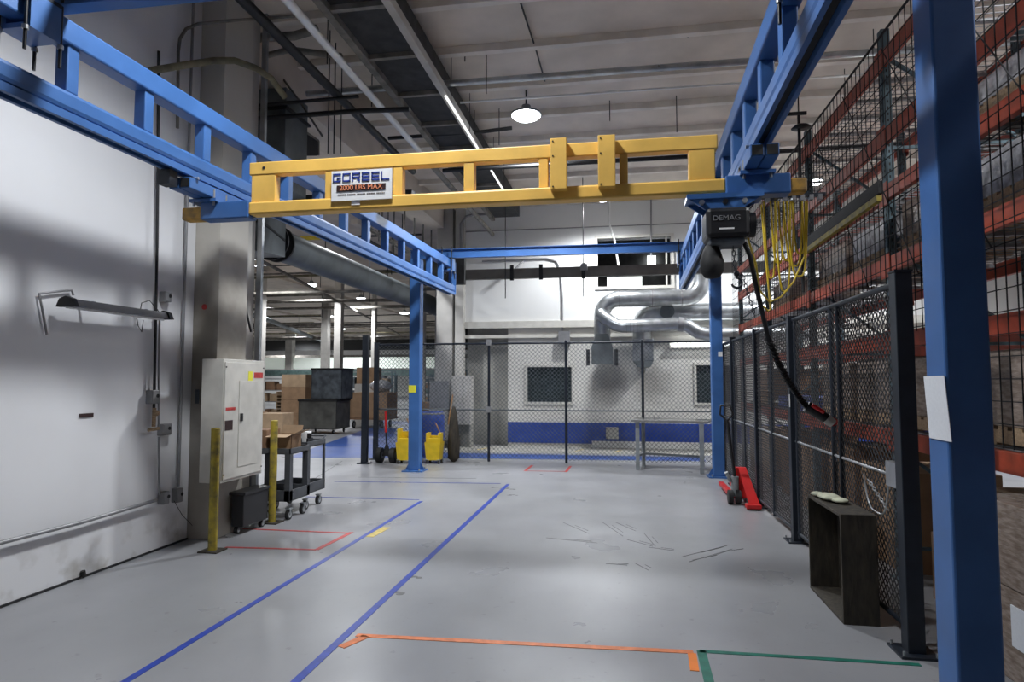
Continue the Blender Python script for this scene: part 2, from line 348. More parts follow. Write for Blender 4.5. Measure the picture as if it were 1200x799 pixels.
# scuff marks
sc=MB()
for (x0,y0,x1,y1) in ((800,652,852,639),(808,658,858,643),(812,656,840,650),(848,646,870,643),(760,641,790,645),(722,612,745,622),(705,611,730,628),(755,625,768,640),(735,632,765,640),(710,660,735,662),(745,660,760,668),(640,630,700,636),(660,612,690,625)):
    a=atZ(x0,y0,.0012); b=atZ(x1,y1,.0012); sc.bar(a,b,.007,.002); sc.bar(a+(b-a)*.3+Vector((.05,.03,0)),a+(b-a)*.8+Vector((.05,.035,0)),.005,.002)
for (x,y) in ((485,675),(463,695),(592,572),(601,580),(600,573)):
    c=atZ(x,y,.001)
    for k in range(6):
        r=.035; p=(c[0]+random.uniform(-r,r)*1.6,c[1]+random.uniform(-r,r)); sc.poly([(p[0]+.025*math.cos(t)*random.uniform(.6,1.4),p[1]+.02*math.sin(t)) for t in [i*math.pi/4 for i in range(8)]],(0,.0015+.0001*k))
struct('trim_14',sc,M['scuff'])
# ============================================================ CRANE
def runway(name,label,x_at,ya,yb,side,webs):
    t=thing(name,label,'crane runway',(x_at(ya),ya,3.25))
    L_=lambda y,z:(x_at(y),y,z)
    sub('top_chord',MB().bar(L_(ya,3.795),L_(yb,3.795),.13,.15),M['blue'],t,.012)
    r=MB().bar(L_(ya,3.365),L_(yb,3.365),.12,.13); sub('bottom_rail',r,M['blue'],t,.03)
    r=MB()
    for s in (-1,1): r.bar((x_at(ya)+s*.045,ya,3.27),(x_at(yb)+s*.045,yb,3.27),.03,.05)
    sub('rail_lip',r,M['blue'],t)
    sub('rail_slot',MB().bar((x_at(ya),ya,3.292),(x_at(yb),yb,3.292),.055,.016),M['rubber'],t)
    for y in webs:
        sub('web_post',MB().cbox((x_at(y),y,3.575),(.09,.09,.30)),M['blue'],t,.008)
    sub('end_plate',MB().cbox((x_at(yb),yb,3.56),(.14,.02,.60)),M['blue'],t)
    for z in (3.72,3.44): sub('end_bolt',MB().cyl((x_at(yb),yb-.05,z),(x_at(yb),yb+.1,z),.022,8),M['galv'],t)
    return t
xl=lambda y:-3.40+.033*(y-3.0)
xr=lambda y:.93+.022*(y-3.0)
RL=runway('crane_runway','blue ladder-like crane runway beam running along the white left wall',xl,1.6,11.65,1,[2.11+.63*k for k in range(15)])
runway('crane_runway','blue ladder-like crane runway beam on the right beside the racks',xr,1.6,11.65,-1,[1.85+.61*k for k in range(16)])
def post(name,label,x,y,w,top,plate,pe=.09):
    t=thing(name,label,'support post',(x,y,0))
    sub('tube',MB().box((x-w/2,y-w/2,.02),(x+w/2,y+w/2,top)),M['blue'],t,.012)
    if plate:
        sub('base_plate',MB().box((x-w/2-.09,y-w/2-.09,0),(x+w/2+pe,y+w/2+.09,.022)),M['blue'],t)
        for sx in (-1,1):
            for sy in (-1,1): sub('anchor_bolt',MB().cyl((x+sx*(w/2+.03),y+sy*(w/2+.055),.02),(x+sx*(w/2+.03),y+sy*(w/2+.055),.06),.014,6),M['galv'],t)
            sub('gusset',MB().prism([(x+sx*w/2,y-.006,.02),(x+sx*(w/2+(pe-.005 if sx>0 else .085)),y-.006,.02),(x+sx*w/2,y-.006,.16)],(0,.012,0)),M['blue'],t)
    return t
pr=post('support_post','massive blue square post in the right foreground with a paper sheet taped on it',1.60,3.395,.197,3.87,True)
pf=post('support_post','far right blue post next to the steel worktable',1.635,11.45,.19,3.87,True,.05)
pl=post('support_post','far left blue post with yellow sticker by the mop buckets',-3.70,11.3,.20,3.87,True)
s=sub('sticker',MB().box((-3.80,11.195,1.42),(-3.66,11.199,1.55)),M['label_y'],pl); s['label']='yellow square sticker'
s=sub('sticker',MB().box((1.65,11.35,2.05),(1.72,11.354,2.13)),M['white'],pf); s['label']='small white sticker'
one('paper_sheet',MB().prism([atX(1083,441,1.498),atX(1107,440,1.498),atX(1116,518,1.498),atX(1090,513,1.498)],(-.003,0,0)),M['paper'],'white printed paper sheet taped to the foreground blue post','paper sheet')
# header beams
def header(label,p0,p1):
    t=thing('header_beam',label,'beam',(p0[0],p0[1],p0[2]-.08))
    sub('web',MB().bar(p0,p1,.012,.15),M['blue'],t)
    f=Vector((0,0,.078))
    for nm,s in (('top_flange',1),('bottom_flange',-1)): sub(nm,MB().bar(Vector(p0)+f*s,Vector(p1)+f*s,.10,.012),M['blue'],t)
    return t
header('blue header beam joining the two far posts in front of the white back wall',(-3.85,11.4,3.985),(1.75,11.48,3.985))
header('dark blue header beam crossing the top left corner near the camera',(-4.0,3.25,3.985),(1.85,3.37,3.985))
# hanger brackets
def hanger(x,y,label,w_=.105):
    t=thing('hanger_bracket',label,'bracket',(x,y,3.7))
    sub('clamp_plate',MB().box((x-w_,y-.10,3.873),(x+w_,y+.10,3.898)),M['darksteel'],t)
    sub('clamp_plate',MB().box((x-w_,y-.10,3.66),(x+w_,y+.10,3.69)),M['blue'],t)
    for q in (-w_+.0225,w_-.0225): sub('side_block',MB().box((x+q-.0225,y-.10,3.69),(x+q+.0225,y+.10,3.873)),M['blue'],t)
    for sx in (-1,1):
        for sy in (-1,1):
            r=sub('threaded_rod',MB().cyl((x+sx*(w_-.015),y+sy*.115,3.52),(x+sx*(w_-.015),y+sy*.115,4.1),.010,6),M['black'],t)
            sub('nut',MB().cyl((x+sx*(w_-.015),y+sy*.115,3.635),(x+sx*(w_-.015),y+sy*.115,3.66),.018,6),M['galv'],r)
hanger(xl(3.12),3.12,'dark bracket with hanging threaded rods at the top left corner')
hanger(xl(11.4),11.4,'bracket holding the left runway under the far header beam')
hanger(xr(3.34),3.34,'bracket holding the right runway near the foreground post')
hanger(xr(11.45),11.47,'bracket holding the right runway under the far header beam')
# bridge
BY=4.74
t=thing('bridge_crane','yellow bridge crane spanning between the two blue runways','bridge crane',(-1.1,BY,2.98))
sub('top_chord',MB().box((-2.97,BY-.04,3.315),(.71,BY+.05,3.42)),M['yellow'],t,.008)
sub('bottom_rail',MB().box((-2.96,BY-.06,2.985),(.76,BY+.06,3.09)),M['yellow'],t,.016)
for x0,x1 in ((-2.95,-2.74),(-2.31,-2.235),(-1.74,-1.665),(-1.172,-1.09),(-.59,-.52),(.01,.07),(.505,.69)):
    sub('web_post',MB().box((x0,BY-.035,3.09),(x1,BY+.045,3.315)),M['yellow'],t,.006)
for x0,x1 in ((-.495,-.375),(-.145,-.02)):
    p=sub('cover_plate',MB().box((x0,BY-.12,3.05),(x1,BY-.045,3.435)).box((x0+.01,BY+.05,3.05),(x1-.01,BY+.08,3.43)),M['yellow'],t,.004)
    for z in (3.07,3.30,3.41): sub('screw',MB().cyl((x0+.02,BY-.124,z),(x0+.02,BY-.118,z),.006,8),M['black'],p)
for x in (-2.84,.62): sub('screw_hole',MB().cyl((x,BY-.044,3.37 if x<0 else 3.04),(x,BY-.038,3.37 if x<0 else 3.04),.012,10),M['rubber'],t)
for x0,x1 in ((-3.56,-3.37),(1.19,1.305)):
    e=sub('rail_end',MB().box((x0,BY-.055,2.965),(x1,BY+.055,3.07)),M['yellow_end'],t,.014); e['label']='worn dark yellow rail tip'
for x0,x1 in ((-3.385,-2.955),(.755,1.195)):
    e=sub('splice_sleeve',MB().box((x0,BY-.065,2.96),(x1,BY+.065,3.105)),M['blue'],t,.01); e['label']='blue steel sleeve around the rail'
# sign
sg=sub('name_sign',MB().box((-2.235,BY-.075,3.055),(-1.735,BY-.062,3.295)),M['white'],t)
sg['label']='white sign with navy and orange lettering'
def letters(x0,z0,h,w,gap,strokes):
    m=MB(); th=h*.2; x=x0
    for s in strokes:
        for (a,b,c,d) in s: m.box((x+a*w,BY-.080,z0+b*h),(x+c*w,BY-.075,z0+d*h))
        x+=w+gap
    return m
k=.17; kw=.13
G_=[(0,0,1,k),(0,0,kw,1),(0,1-k,1,1),(1-kw,0,1,.55),(.5,.38,1,.55)]
O_=[(0,0,1,k),(0,0,kw,1),(0,1-k,1,1),(1-kw,0,1,1)]
R_=[(0,0,kw,1),(0,1-k,1,1),(1-kw,.42,1,1),(0,.40,1,.56),(.62,.2,.80,.42),(.80,0,1,.24)]
B_=[(0,0,1,k),(0,0,kw,1),(0,1-k,.92,1),(1-kw,0,1,1),(0,.4,1,.58)]
E_=[(0,0,1,k),(0,0,kw,1),(0,1-k,1,1),(0,.4,.95,.58)]
L2=[(0,0,1,k),(0,0,kw,1)]
sub('lettering',letters(-2.222,3.205,.068,.066,.014,[G_,O_,R_,B_,E_,L2]),M['navy'],sg)
bd=sub('capacity_band',MB().box((-2.19,BY-.079,3.128),(-1.785,BY-.075,3.178)),M['blk'],sg)
sub('capacity_text',text_mb('2000 LBS MAX',.056,Matrix.Translation((-1.9875,BY-.081,3.153))@FACE_CAM,1.02),M['or'],sg)
m=MB()
for i in range(34):
    if i%7!=6: m.box((-2.18+i*.0115,BY-.078,3.098),(-2.18+i*.0115+.008,BY-.075,3.106))
sub('fine_print',m,M['blk'],sg)
sub('badge',MB().box((-2.07,BY-.066,3.02),(-2.00,BY-.06,3.055)).box((-2.055,BY-.068,3.032),(-2.035,BY-.064,3.045)),M['white'],t)
# end trucks
def endtruck(x,label,xa):
    t=thing('end_truck',label,'end truck',(x(BY),4.85,3.1))
    for dx in (-.048,.048):
        b=sub('truck_beam',MB().bar((x(4.38)+dx,4.38,3.175),(x(5.35)+dx,5.35,3.175),.088,.085),M['blue'],t,.006)
        sub('open_end',MB().bar((x(4.38)+dx,4.376,3.175),(x(4.38)+dx,4.382,3.175),.070,.067),M['rubber'],b)
    for y in (4.45,5.2):
        w=sub('wheel_axle',MB().cyl((x(y)-.11,y,3.225),(x(y)+.11,y,3.225),.012,8),M['galv'],t)
    sub('mounting_plate',MB().box((x(BY)-.12,BY-.10,3.10),(x(BY)+.12,BY+.10,3.125)),M['blue'],t)
    for sx in (-1,1):
        for sy in (-1,1): sub('bolt',MB().cyl((x(BY)+sx*.09,BY+sy*.08,3.07),(x(BY)+sx*.09,BY+sy*.08,3.20),.011,6),M['galv'],t)
    return t
t1=endtruck(xl,'blue end truck carrying the yellow bridge on the left runway',0)
endtruck(xr,'blue end truck carrying the yellow bridge on the right runway',0)
sub('stop_block',MB().box((-3.44,4.25,3.13),(-3.34,4.34,3.243)),M['darksteel'],RL)
# hoist trolley and hoist
HY=4.72
t=thing('hoist_trolley','blue bolted trolley plate hanging under the right end of the bridge','trolley',(.74,HY,2.85))
sub('side_plate',MB().prism([(.49,HY-.09,2.935),(.99,HY-.09,2.935),(.86,HY-.09,2.855),(.60,HY-.09,2.855)],(0,.02,0)),M['blue'],t)
sub('side_plate',MB().prism([(.49,HY+.07,2.935),(.99,HY+.07,2.935),(.86,HY+.07,2.855),(.60,HY+.07,2.855)],(0,.02,0)),M['blue'],t)
sub('top_bar',MB().box((.48,HY-.10,2.93),(1.0,HY+.10,2.965)),M['blue'],t)
for x in (.58,.74,.87): sub('bolt',MB().cyl((x,HY-.115,2.90),(x,HY-.09,2.90),.02,6),M['galv'] if x!=.74 else M['black'],t)
hb=thing('chain_hoist','black electric chain hoist under the right end of the yellow bridge','hoist',(.75,HY,2.6))
sub('housing',MB().box((.605,HY-.14,2.64),(.90,HY+.14,2.855)),M['black'],hb,.03)
sub('lower_housing',MB().box((.63,HY-.11,2.60),(.87,HY+.11,2.65)),M['junk'],hb,.02)
sub('side_cap',MB().cyl((.905,HY,2.75),(.95,HY,2.75),.09,16),M['black'],hb)
tx=sub('logo_text',text_mb('DEMAG',.05,Matrix.Translation((.74,HY-.1415,2.775))@FACE_CAM,1.1),M['conduit'],hb)
sub('logo_bar',MB().box((.69,HY-.1425,2.695),(.79,HY-.14,2.706)),M['white'],hb)
s=sub('chain_container',MB().lathe([(.0,0),(.05,.01),(.08,.05),(.085,.12),(.065,.19),(.045,.24),(.0,.25)],(.655,HY+.0,2.37),18),M['rubber'],hb)
s['label']='black fabric chain bag'
def chain(p0,p1,r=.011,n=None):
    m=MB(); p0=Vector(p0);p1=Vector(p1);L_=(p1-p0).length; n=n or max(3,int(L_/(r*3.0))); d=(p1-p0).normalized()
    a=d.cross(Vector((.3,1,.2))).normalized(); b=d.cross(a)
    for i in range(n):
        c=p0+(p1-p0)*((i+.5)/n); u=a if i%2 else b; pts=[]
        for k_ in range(9):
            q=2*math.pi*k_/8; pts.append(c+d*(math.cos(q)*r*2)+u*(math.sin(q)*r))
        m.tube(pts,r*.33,5,False)
    return m
sub('load_chain',chain((.80,HY-.02,2.60),(.81,HY-.02,2.42)),M['darksteel'],hb)
hp=[Vector((.82,HY-.02,2.39))]+[Vector((.82+.035*math.sin(q),HY-.02,2.37-.035*(math.cos(q)-1)-.07)) for q in [math.pi*(1-.13*i) for i in range(12)]]
sub('load_hook',MB().tube(hp,.009,8).sphere((.82,HY-.02,2.40),.022,6),M['darksteel'],hb)
# second chain hanging by the rack
one('hanging_chain',chain(atY(869,318,6.2),atY(885,372,6.2),.013),M['darksteel'],'dark loose chain hanging right of the hoist in front of the rack','chain')
# festoon
ft=thing('festoon_track','thin dark festoon track under the rail end beside the rack','track',(1.35,5.2,3.0))
sub('track_bar',MB().bar((1.02,5.35,3.12),(1.62,5.35,3.12),.03,.03),M['darksteel'],ft)
sub('track_arm',MB().bar((1.22,4.81,3.08),(1.22,5.35,3.08),.03,.03),M['darksteel'],ft)
for k_ in range(9): sub('cable_trolley',MB().cbox((1.05+.066*k_,5.35,3.10),(.03,.05,.04)),M['galv'],ft)
def catenary(p,q,drop,n=22):
    p=Vector(p);q=Vector(q); return [p+(q-p)*(i/n)+Vector((0,0,-drop*(1-(2*i/n-1)**4))) for i in range(n+1)]
random.seed(3)
FR=.0075
ct=thing('festoon_cable','bundle of yellow festoon cable loops hanging beside the rack','cable',(1.35,5.35,2.3))
for i,(a,b,dr) in enumerate(((895,908,.62),(903,918,.50),(908,926,.72),(912,930,.48),(918,940,.52),(922,946,.60),(928,944,.42))):
    p=atY(a,236,5.35-.03*(i%3)); q=atY(b,236,5.35+.03*(i%2)); 
    sub('cable_loop',MB().tube(catenary(p,q,dr),FR,6),M['cable'],ct)
sub('cable_loop',MB().tube([atY(*p) for p in ((892,240,5.3),(896,290,5.3),(900,330,5.3),(903,362,5.25),(900,364,5.2),(890,355,5.15),(884,335,5.1),(884,305,5.0),(878,285,4.9),(874,262,4.86))],FR,6),M['cable'],ct)
sub('cable_loop',MB().tube([atY(*p) for p in ((940,240,5.3),(943,300,5.3),(930,330,5.3),(915,348,5.25),(902,354,5.2),(890,340,5.1),(886,310,5.0),(880,290,4.9),(873,268,4.86))],FR,6),M['cable'],ct)
# pendant
pts=[atY(*p) for p in ((872,284,4.8),(879,300,4.8),(886,335,4.85),(893,365,4.9),(900,395,5.0),(912,425,5.1),(925,448,5.2),(938,468,5.3),(947,478,5.35))]
pd=thing('hoist_pendant','black hoist pendant cable leading to a handheld control by the fence','hoist control',tuple(pts[-1]))
sub('hose',MB().tube(pts,.017,8),M['rubber'],pd)
co=[];a0=pts[4];
path=pts[4:]
for i in range(len(path)-1):
    for j in range(24):
        tt=j/24; c=path[i]*(1-tt)+path[i+1]*tt; q=j*2*math.pi/4
        co.append(c+Vector((math.cos(q)*.026,math.sin(q)*.026*.5,math.sin(q)*.026)))
sub('coiled_lead',MB().tube(co,.006,5),M['black'],pd)
e0=atY(945,476,5.35); e1=atY(968,490,5.35); e2=atY(976,496,5.35)
g=sub('control_grip',MB().cyl(e0,e1,.045,12,.040),M['black'],pd)
sub('end_cap',MB().cyl(e1,e2,.042,12,.036),M['palecol'],pd)
sub('button_collar',MB().cyl(e0+(e1-e0)*.2+Vector((0,-.05,.03)),e0+(e1-e0)*.8+Vector((0,-.05,.03)),.016,8),M['red'],g)
sub('hook_ring',MB().tube([atY(976,494,5.35)+Vector((.03*math.cos(q),0,.03*math.sin(q))) for q in [i*math.pi/5 for i in range(11)]],.006,6),M['red'],pd)
# rod up to ceiling
dr=thing('hanging_fixture','dark hanging fixture with a round disc above the right end of the bridge','hanging fixture',tuple(atY(939,150,6.2)))
c=atY(939,150,6.2)
sub('disc',MB().lathe([(.0,.03),(.06,.025),(.09,0),(.0,-.005)],(c.x,c.y,c.z),16),M['black'],dr)
sub('rod',MB().cyl((c.x-.02,c.y,c.z+.10),(c.x-.02,c.y,ZC),.006,6).cyl((c.x-.02,c.y,2.45),(c.x-.02,c.y,c.z+.12),.014,6),M['rubber'],dr)
sub('cross_arm',MB().bar((c.x-.14,c.y,c.z+.14),(c.x+.05,c.y,c.z+.14),.02,.03),M['black'],dr)

# ============================================================ MESH FENCES
def chainlink(axis,c,a0,a1,z0,z1,step,w):
    """two sets of parallel diagonal wires, one just behind the other"""
    m=MB(); W=a1-a0; H=z1-z0
    for s,off in ((1,-w*.6),(-1,w*.6)):
        u=-H
        while u<W:
            ua,za=(u,0) if u>=0 else (0,-u)
            ub,zb=(u+H,H) if u+H<=W else (W,W-u)
            if ub-ua>.02:
                A,B=(ua,za),(ub,zb)
                if s<0: A=(W-ua,za);B=(W-ub,zb)
                if axis=='X': m.bar((c+off,a0+A[0],z0+A[1]),(c+off,a0+B[0],z0+B[1]),w,w)
                else: m.bar((a0+A[0],c+off,z0+A[1]),(a0+B[0],c+off,z0+B[1]),w,w)
            u+=step
    return m
def fpost(x,y,w,h,label,group=None,m='darksteel',plate=True):
    t=thing('fence_post',label,'fence post',(x,y,0),0,group)
    if w>.07: sub('tube',MB().box((x-w/2,y-w/2,.012),(x+w/2,y+w/2,h)),M[m],t,.005)
    else: sub('tube',MB().cyl((x,y,.005),(x,y,h),w/2,12),M[m],t)
    sub('cap',MB().box((x-w/2-.003,y-w/2-.003,h),(x+w/2+.003,y+w/2+.003,h+.012)) if w>.07 else MB().sphere((x,y,h),w*.55,6),M[m],t)
    if plate:
        pw=w/2+.06
        sub('base_plate',MB().box((x-pw,y-pw,0),(x+pw,y+pw,.014)),M[m],t)
        for sx in (-1,1):
            for sy in (-1,1): sub('anchor_bolt',MB().cyl((x+sx*(pw-.02),y+sy*(pw-.02),.012),(x+sx*(pw-.02),y+sy*(pw-.02),.04),.008,6),M['galv'],t)
    return t
FX=1.77
fpost(1.735,4.33,.10,2.32,'near charcoal corner post of the right mesh fence behind the foreground blue post')
fpost(FX,7.05,.10,2.30,'charcoal fence post standing past the wooden crate, with a white strip')
fpost(FX,8.85,.08,2.30,'charcoal fence post above the red pallet jack')
fpost(FX,10.65,.08,2.32,'last charcoal fence post beside the far right blue post')
one('white_strip',MB().box((FX-.056,6.99,1.37),(FX-.051,7.01,1.50)),M['white'],'small white strip stuck on the fence post past the wooden crate','sticker')
def fpanel(y0,y1,label,stiles):
    t=thing('mesh_fence_panel',label,'fence panel',(FX,(y0+y1)/2,.06))
    for nm,z in (('top_rail',2.27),('middle_rail',1.02),('bottom_rail',.10)):
        r=sub(nm,MB().cyl((FX,y0,z),(FX,y1,z),(.012 if nm=='middle_rail' else .018) if z<2 else .022,8),M['galv'] if nm=='middle_rail' else M['darksteel'],t)
        if nm=='middle_rail': r['label']='bare galvanised middle rail'
    for y in stiles: sub('stile',MB().cyl((FX,y,.06),(FX,y,2.27),.022,8),M['darksteel'],t)
    c=sub('chain_link_mesh',chainlink('X',FX,y0,y1,.10,2.27,.060,.0055),M['wire'],t); c['kind']='stuff'
    return t
fp=fpanel(4.38,7.0,'near chain link fence panel with two thin stiles behind the wooden crate',(4.45,5.62,5.80,6.93))
sub('latch_box',MB().box((FX-.05,4.44,.96),(FX+.03,4.62,1.12)),M['galv'],fp)
fpanel(7.1,8.81,'middle chain link fence panel right of the black pendant cable',(7.17,8.0))
fpanel(8.89,10.61,'chain link fence panel above and behind the red pallet jack',(8.96,9.7,10.5))
fpanel(10.69,12.75,'farthest chain link panel of the right fence behind the blue post',(10.76,11.6))
one('padlock_chain',chain((FX-.06,4.9,.95),(FX-.05,4.6,.80),.010).tube(catenary((FX-.06,4.98,.98),(FX-.05,4.58,.96),.22),.006,6),M['galv'],'loose chain drooping from the latch of the near fence panel','chain')
# back fence
YB=12.8
bx=[(-5.05,.09,'dark back fence corner post at the left end of the chain link'),(-2.64,.055,'back fence post in front of the grey wall recess'),(-1.07,.055,'back fence post in front of the lower dark window'),(.43,.055,'back fence post behind the steel worktable')]
for x,w,l in bx: fpost(x,YB,w,2.42,l,None,'darksteel',w>.07)
fpost(-5.0,12.1,.115,2.52,'thick navy post standing alone left of the far left blue post')
for (x0,x1,l) in ((-5.0,-2.67,'back fence chain link panel behind the mop buckets'),(-2.61,-1.10,'back fence chain link panel before the left part of the blue wall band'),(-1.04,.40,'back fence chain link panel below the two duct hoods'),(.46,1.74,'back fence chain link panel behind the steel worktable')):
    t=thing('mesh_fence_panel',l,'fence panel',((x0+x1)/2,YB,.06))
    for nm,z in (('top_rail',2.39),('middle_rail',1.04)): sub(nm,MB().cyl((x0,YB,z),(x1,YB,z),.020 if nm=='top_rail' else .014,8),M['darksteel'] if nm=='top_rail' else M['junk'],t)
    c=sub('chain_link_mesh',chainlink('Y',YB,x0,x1,.05,2.39,.085,.007),M['junk'],t); c['kind']='stuff'
for x,z,l in ((-2.64,2.42,'grey clamp on top of the back fence post before the recess'),(-2.64,1.06,'grey clamp halfway up the back fence post before the recess')):
    one('fence_clamp',MB().box((x-.05,YB-.06,z-.07),(x+.05,YB-.03,z+.05)),M['conduit'],l,'clamp')
# ============================================================ PALLET RACK
RX,RB=2.30,3.35
UY=[1.30,3.60,5.90,8.20,10.50,12.80]
LEV=[1.16,1.98,2.63,3.25,3.74,4.42]
def upright(y,label):
    t=thing('rack_upright',label,'rack upright',((RX+RB)/2,y,0),0)
    for nm,x in (('front_column',RX),('rear_column',RB)):
        c=sub(nm,MB().box((x-.035,y-.04,0),(x-.031,y+.04,4.7)).box((x-.035,y-.04,0),(x+.035,y-.036,4.7)).box((x-.035,y+.036,0),(x+.035,y+.04,4.7)),M['rackblue'],t)
        h=MB(); z=.3
        while z<4.5:
            for s in (-1,1): h.box((x-.0365,y+s*.02-.006,z),(x-.0345,y+s*.02+.006,z+.022))
            h.box((x-.006,y-.0415,z),(x+.006,y-.0395,z+.022)); z+=.055
        sub('slot_holes',h,M['rubber'],c)['kind']='stuff'
        sub('foot_plate',MB().box((x-.07,y-.07,0),(x+.07,y+.07,.01)),M['rackblue'],t)
    b=MB(); z=.25; k=0
    while z<4.3:
        b.bar((RX+.03,y,z),(RB-.03,y,z),.03,.025); b.bar((RX+.03,y,z+.03) if k%2 else (RB-.03,y,z+.03),(RB-.03,y,z+.80) if k%2 else (RX+.03,y,z+.80),.03,.025); z+=.85; k+=1
    sub('bracing',b,M['rackblue'],t)
UL=['beside the camera','hidden just behind the foreground blue post','past the foreground post with the yellow arm beside it','behind the yellow cable loops','right of the hoist','behind the far right blue post']
for y,l in zip(UY,UL): upright(y,'slotted blue-grey pallet rack upright '+l)
names=['lowest','second lowest','third','fourth','second highest','highest']
bayn=['nearest bay','bay right of the foreground post','bay before the yellow arm','bay behind the cable loops','farthest bay']
for bi in range(5):
    y0,y1=UY[bi]+.04,UY[bi+1]-.04
    for li,z in enumerate(LEV):
        for nm,x,s in (('front',RX-.02,-1),('rear',RB+.02,1)):
            t=thing('rack_beam','%s orange %s beam, rack %s'%(names[li],nm,bayn[bi]),'rack beam',(x,(y0+y1)/2,z-.065))
            sub('beam',MB().box((x-.025,y0,z-.065),(x+.02,y1,z+.065)),M['orange'],t,.004)
            for y in (y0,y1):
                sub('end_connector',MB().box((x-.030,y-.045,z-.11),(x-.025,y+.045,z+.09)) if s<0 else MB().box((x+.02,y-.045,z-.11),(x+.026,y+.045,z+.09)),M['orange'],t)
        if li in (0,2,3,5):
            w=MB(); n=22
            for i in range(n+1):
                yy=y0+.03+(y1-y0-.06)*i/n; w.bar((RX,yy,z+.062),(RB,yy,z+.062),.007)
            for i in range(9):
                xx=RX+.02+(RB-RX-.04)*i/8; w.bar((xx,y0+.02,z+.069),(xx,y1-.02,z+.069),.007)
            for i in (0.2,.4,.6,.8): w.box((RX,y0+(y1-y0)*i-.02,z+.03),(RB,y0+(y1-y0)*i+.02,z+.055))
            one('wire_deck',w,M['conduit'],'galvanised wire deck on the %s level, rack %s'%(names[li],bayn[bi]),'wire deck')
# protective net in front of the rack
def net(y0,y1,label):
    m=MB(); x=2.10; r=.0055
    y=y0
    while y<=y1+1e-6: m.bar((x,y,1.27 if y<4.3 else 2.0),(x,y,4.42),r,r); y+=.10
    z=1.28
    while z<4.4:
        if z>2.0 or y1<4.4: m.bar((x+.004,y0,z),(x+.004,y1,z),r,r)
        z+=.125
    m.bar((x,y0,4.42),(x,y1,4.42),.014)
    o=one('safety_net',m,M['net'],label,'safety net')
net(1.4,4.3,'black safety net over the rack right of the foreground blue post')
net(4.3,7.0,'black safety net over the rack between foreground post and yellow arm')
net(7.0,12.5,'black safety net over the rack behind the hoist and cable loops')
pn=MB()
for k in range(6): pn.bar((2.085,2.2+k*.9,2.4),(2.085,3.6+k*.9,4.3),.006)
one('net_rope',pn,M['net'],'slanting black ropes tied across the safety net','rope')
# yellow/black arm beside the net
t=thing('safety_rail','black rail with a dull yellow edge slanting across the rack net','rail',tuple(atX(940,322,2.02)))
a=atX(1032,232,2.03); b=atX(942,297,2.03); 
sub('black_bar',MB().bar(a+Vector((0,0,.09)),b+Vector((0,0,.09)),.03,.10),M['rubber'],t)
sub('yellow_edge',MB().bar(a+Vector((-.01,0,.0)),b+Vector((-.01,0,.0)),.04,.05),M['safety'],t)
# pallets and goods
def pallet(x,y,z,w,d,label,group=None):
    t=thing('wooden_pallet',label,'pallet',(x,y,z),0,group)
    for i in range(7):
        yy=y-d/2+.05+(d-.1)*i/6; sub('deck_board',MB().box((x-w/2,yy-.05,z+.10),(x+w/2,yy+.05,z+.12)),M['pallet'],t)
    for s in (-1,0,1): sub('stringer',MB().box((x+s*(w/2-.02)-.02,y-d/2,z+.018),(x+s*(w/2-.02)+.02,y+d/2,z+.10)),M['pallet'],t)
    for i in (0,.5,1):
        yy=y-d/2+.06+(d-.12)*i; sub('bottom_board',MB().box((x-w/2,yy-.06,z),(x+w/2,yy+.06,z+.018)),M['pallet'],t)
def cuboid(name,x,y,z,w,d,h,m,label,cat='box',rz=0,group=None,tape=False,flaps=False):
    t=thing(name,label,cat,(x,y,z),0,group)
    sub('carton',MB().cbox((x,y,z+h/2),(w,d,h),rz),M[m],t,.006)
    if tape: sub('packing_tape',MB().cbox((x,y,z+h/2),(.06,d+.004,h+.004),rz),M['cardlight'],t)
    return t
wh={0:'on the lowest level',2:'on the third level',3:'on the fourth level',5:'on the highest level'}
random.seed(11)
plan={(0,0):'ww',(1,0):'ww',(2,0):'ww',(0,2):'ws',(1,2):'sw',(2,2):'sw',(0,3):'ss',(1,3):'s.',(3,2):'.w',(0,5):'c.',(4,0):'c.'}
for (bi,li),code in sorted(plan.items()):
    y0,y1=UY[bi],UY[bi+1]; z=LEV[li]+.078; top={0:LEV[1]-.10,2:LEV[3]-.10,3:LEV[4]-.10,5:5.0}[li]
    for k,cd in enumerate(code):
        if cd=='.': continue
        yy=y0+(y1-y0)*(k+.5)/2; d=(y1-y0)/2-.18; hh=min(.55,top-z-.125-random.uniform(.02,.06))
        ps=('nearer','farther')[k]
        pallet(2.82,yy,z,.95,d,'%s pallet %s, rack %s'%(ps,wh[li],bayn[bi]))
        mm={'w':'wrap','s':'silverwrap','c':'carddark'}[cd]
        cuboid('wrapped_load',2.82,yy,z+.122,.93,d-.03,hh,mm,'%s %s load %s, rack %s'%(ps,{'wrap':'plastic wrapped brown','silverwrap':'shiny wrapped','carddark':'brown cardboard'}[mm],wh[li],bayn[bi]),'wrapped goods')
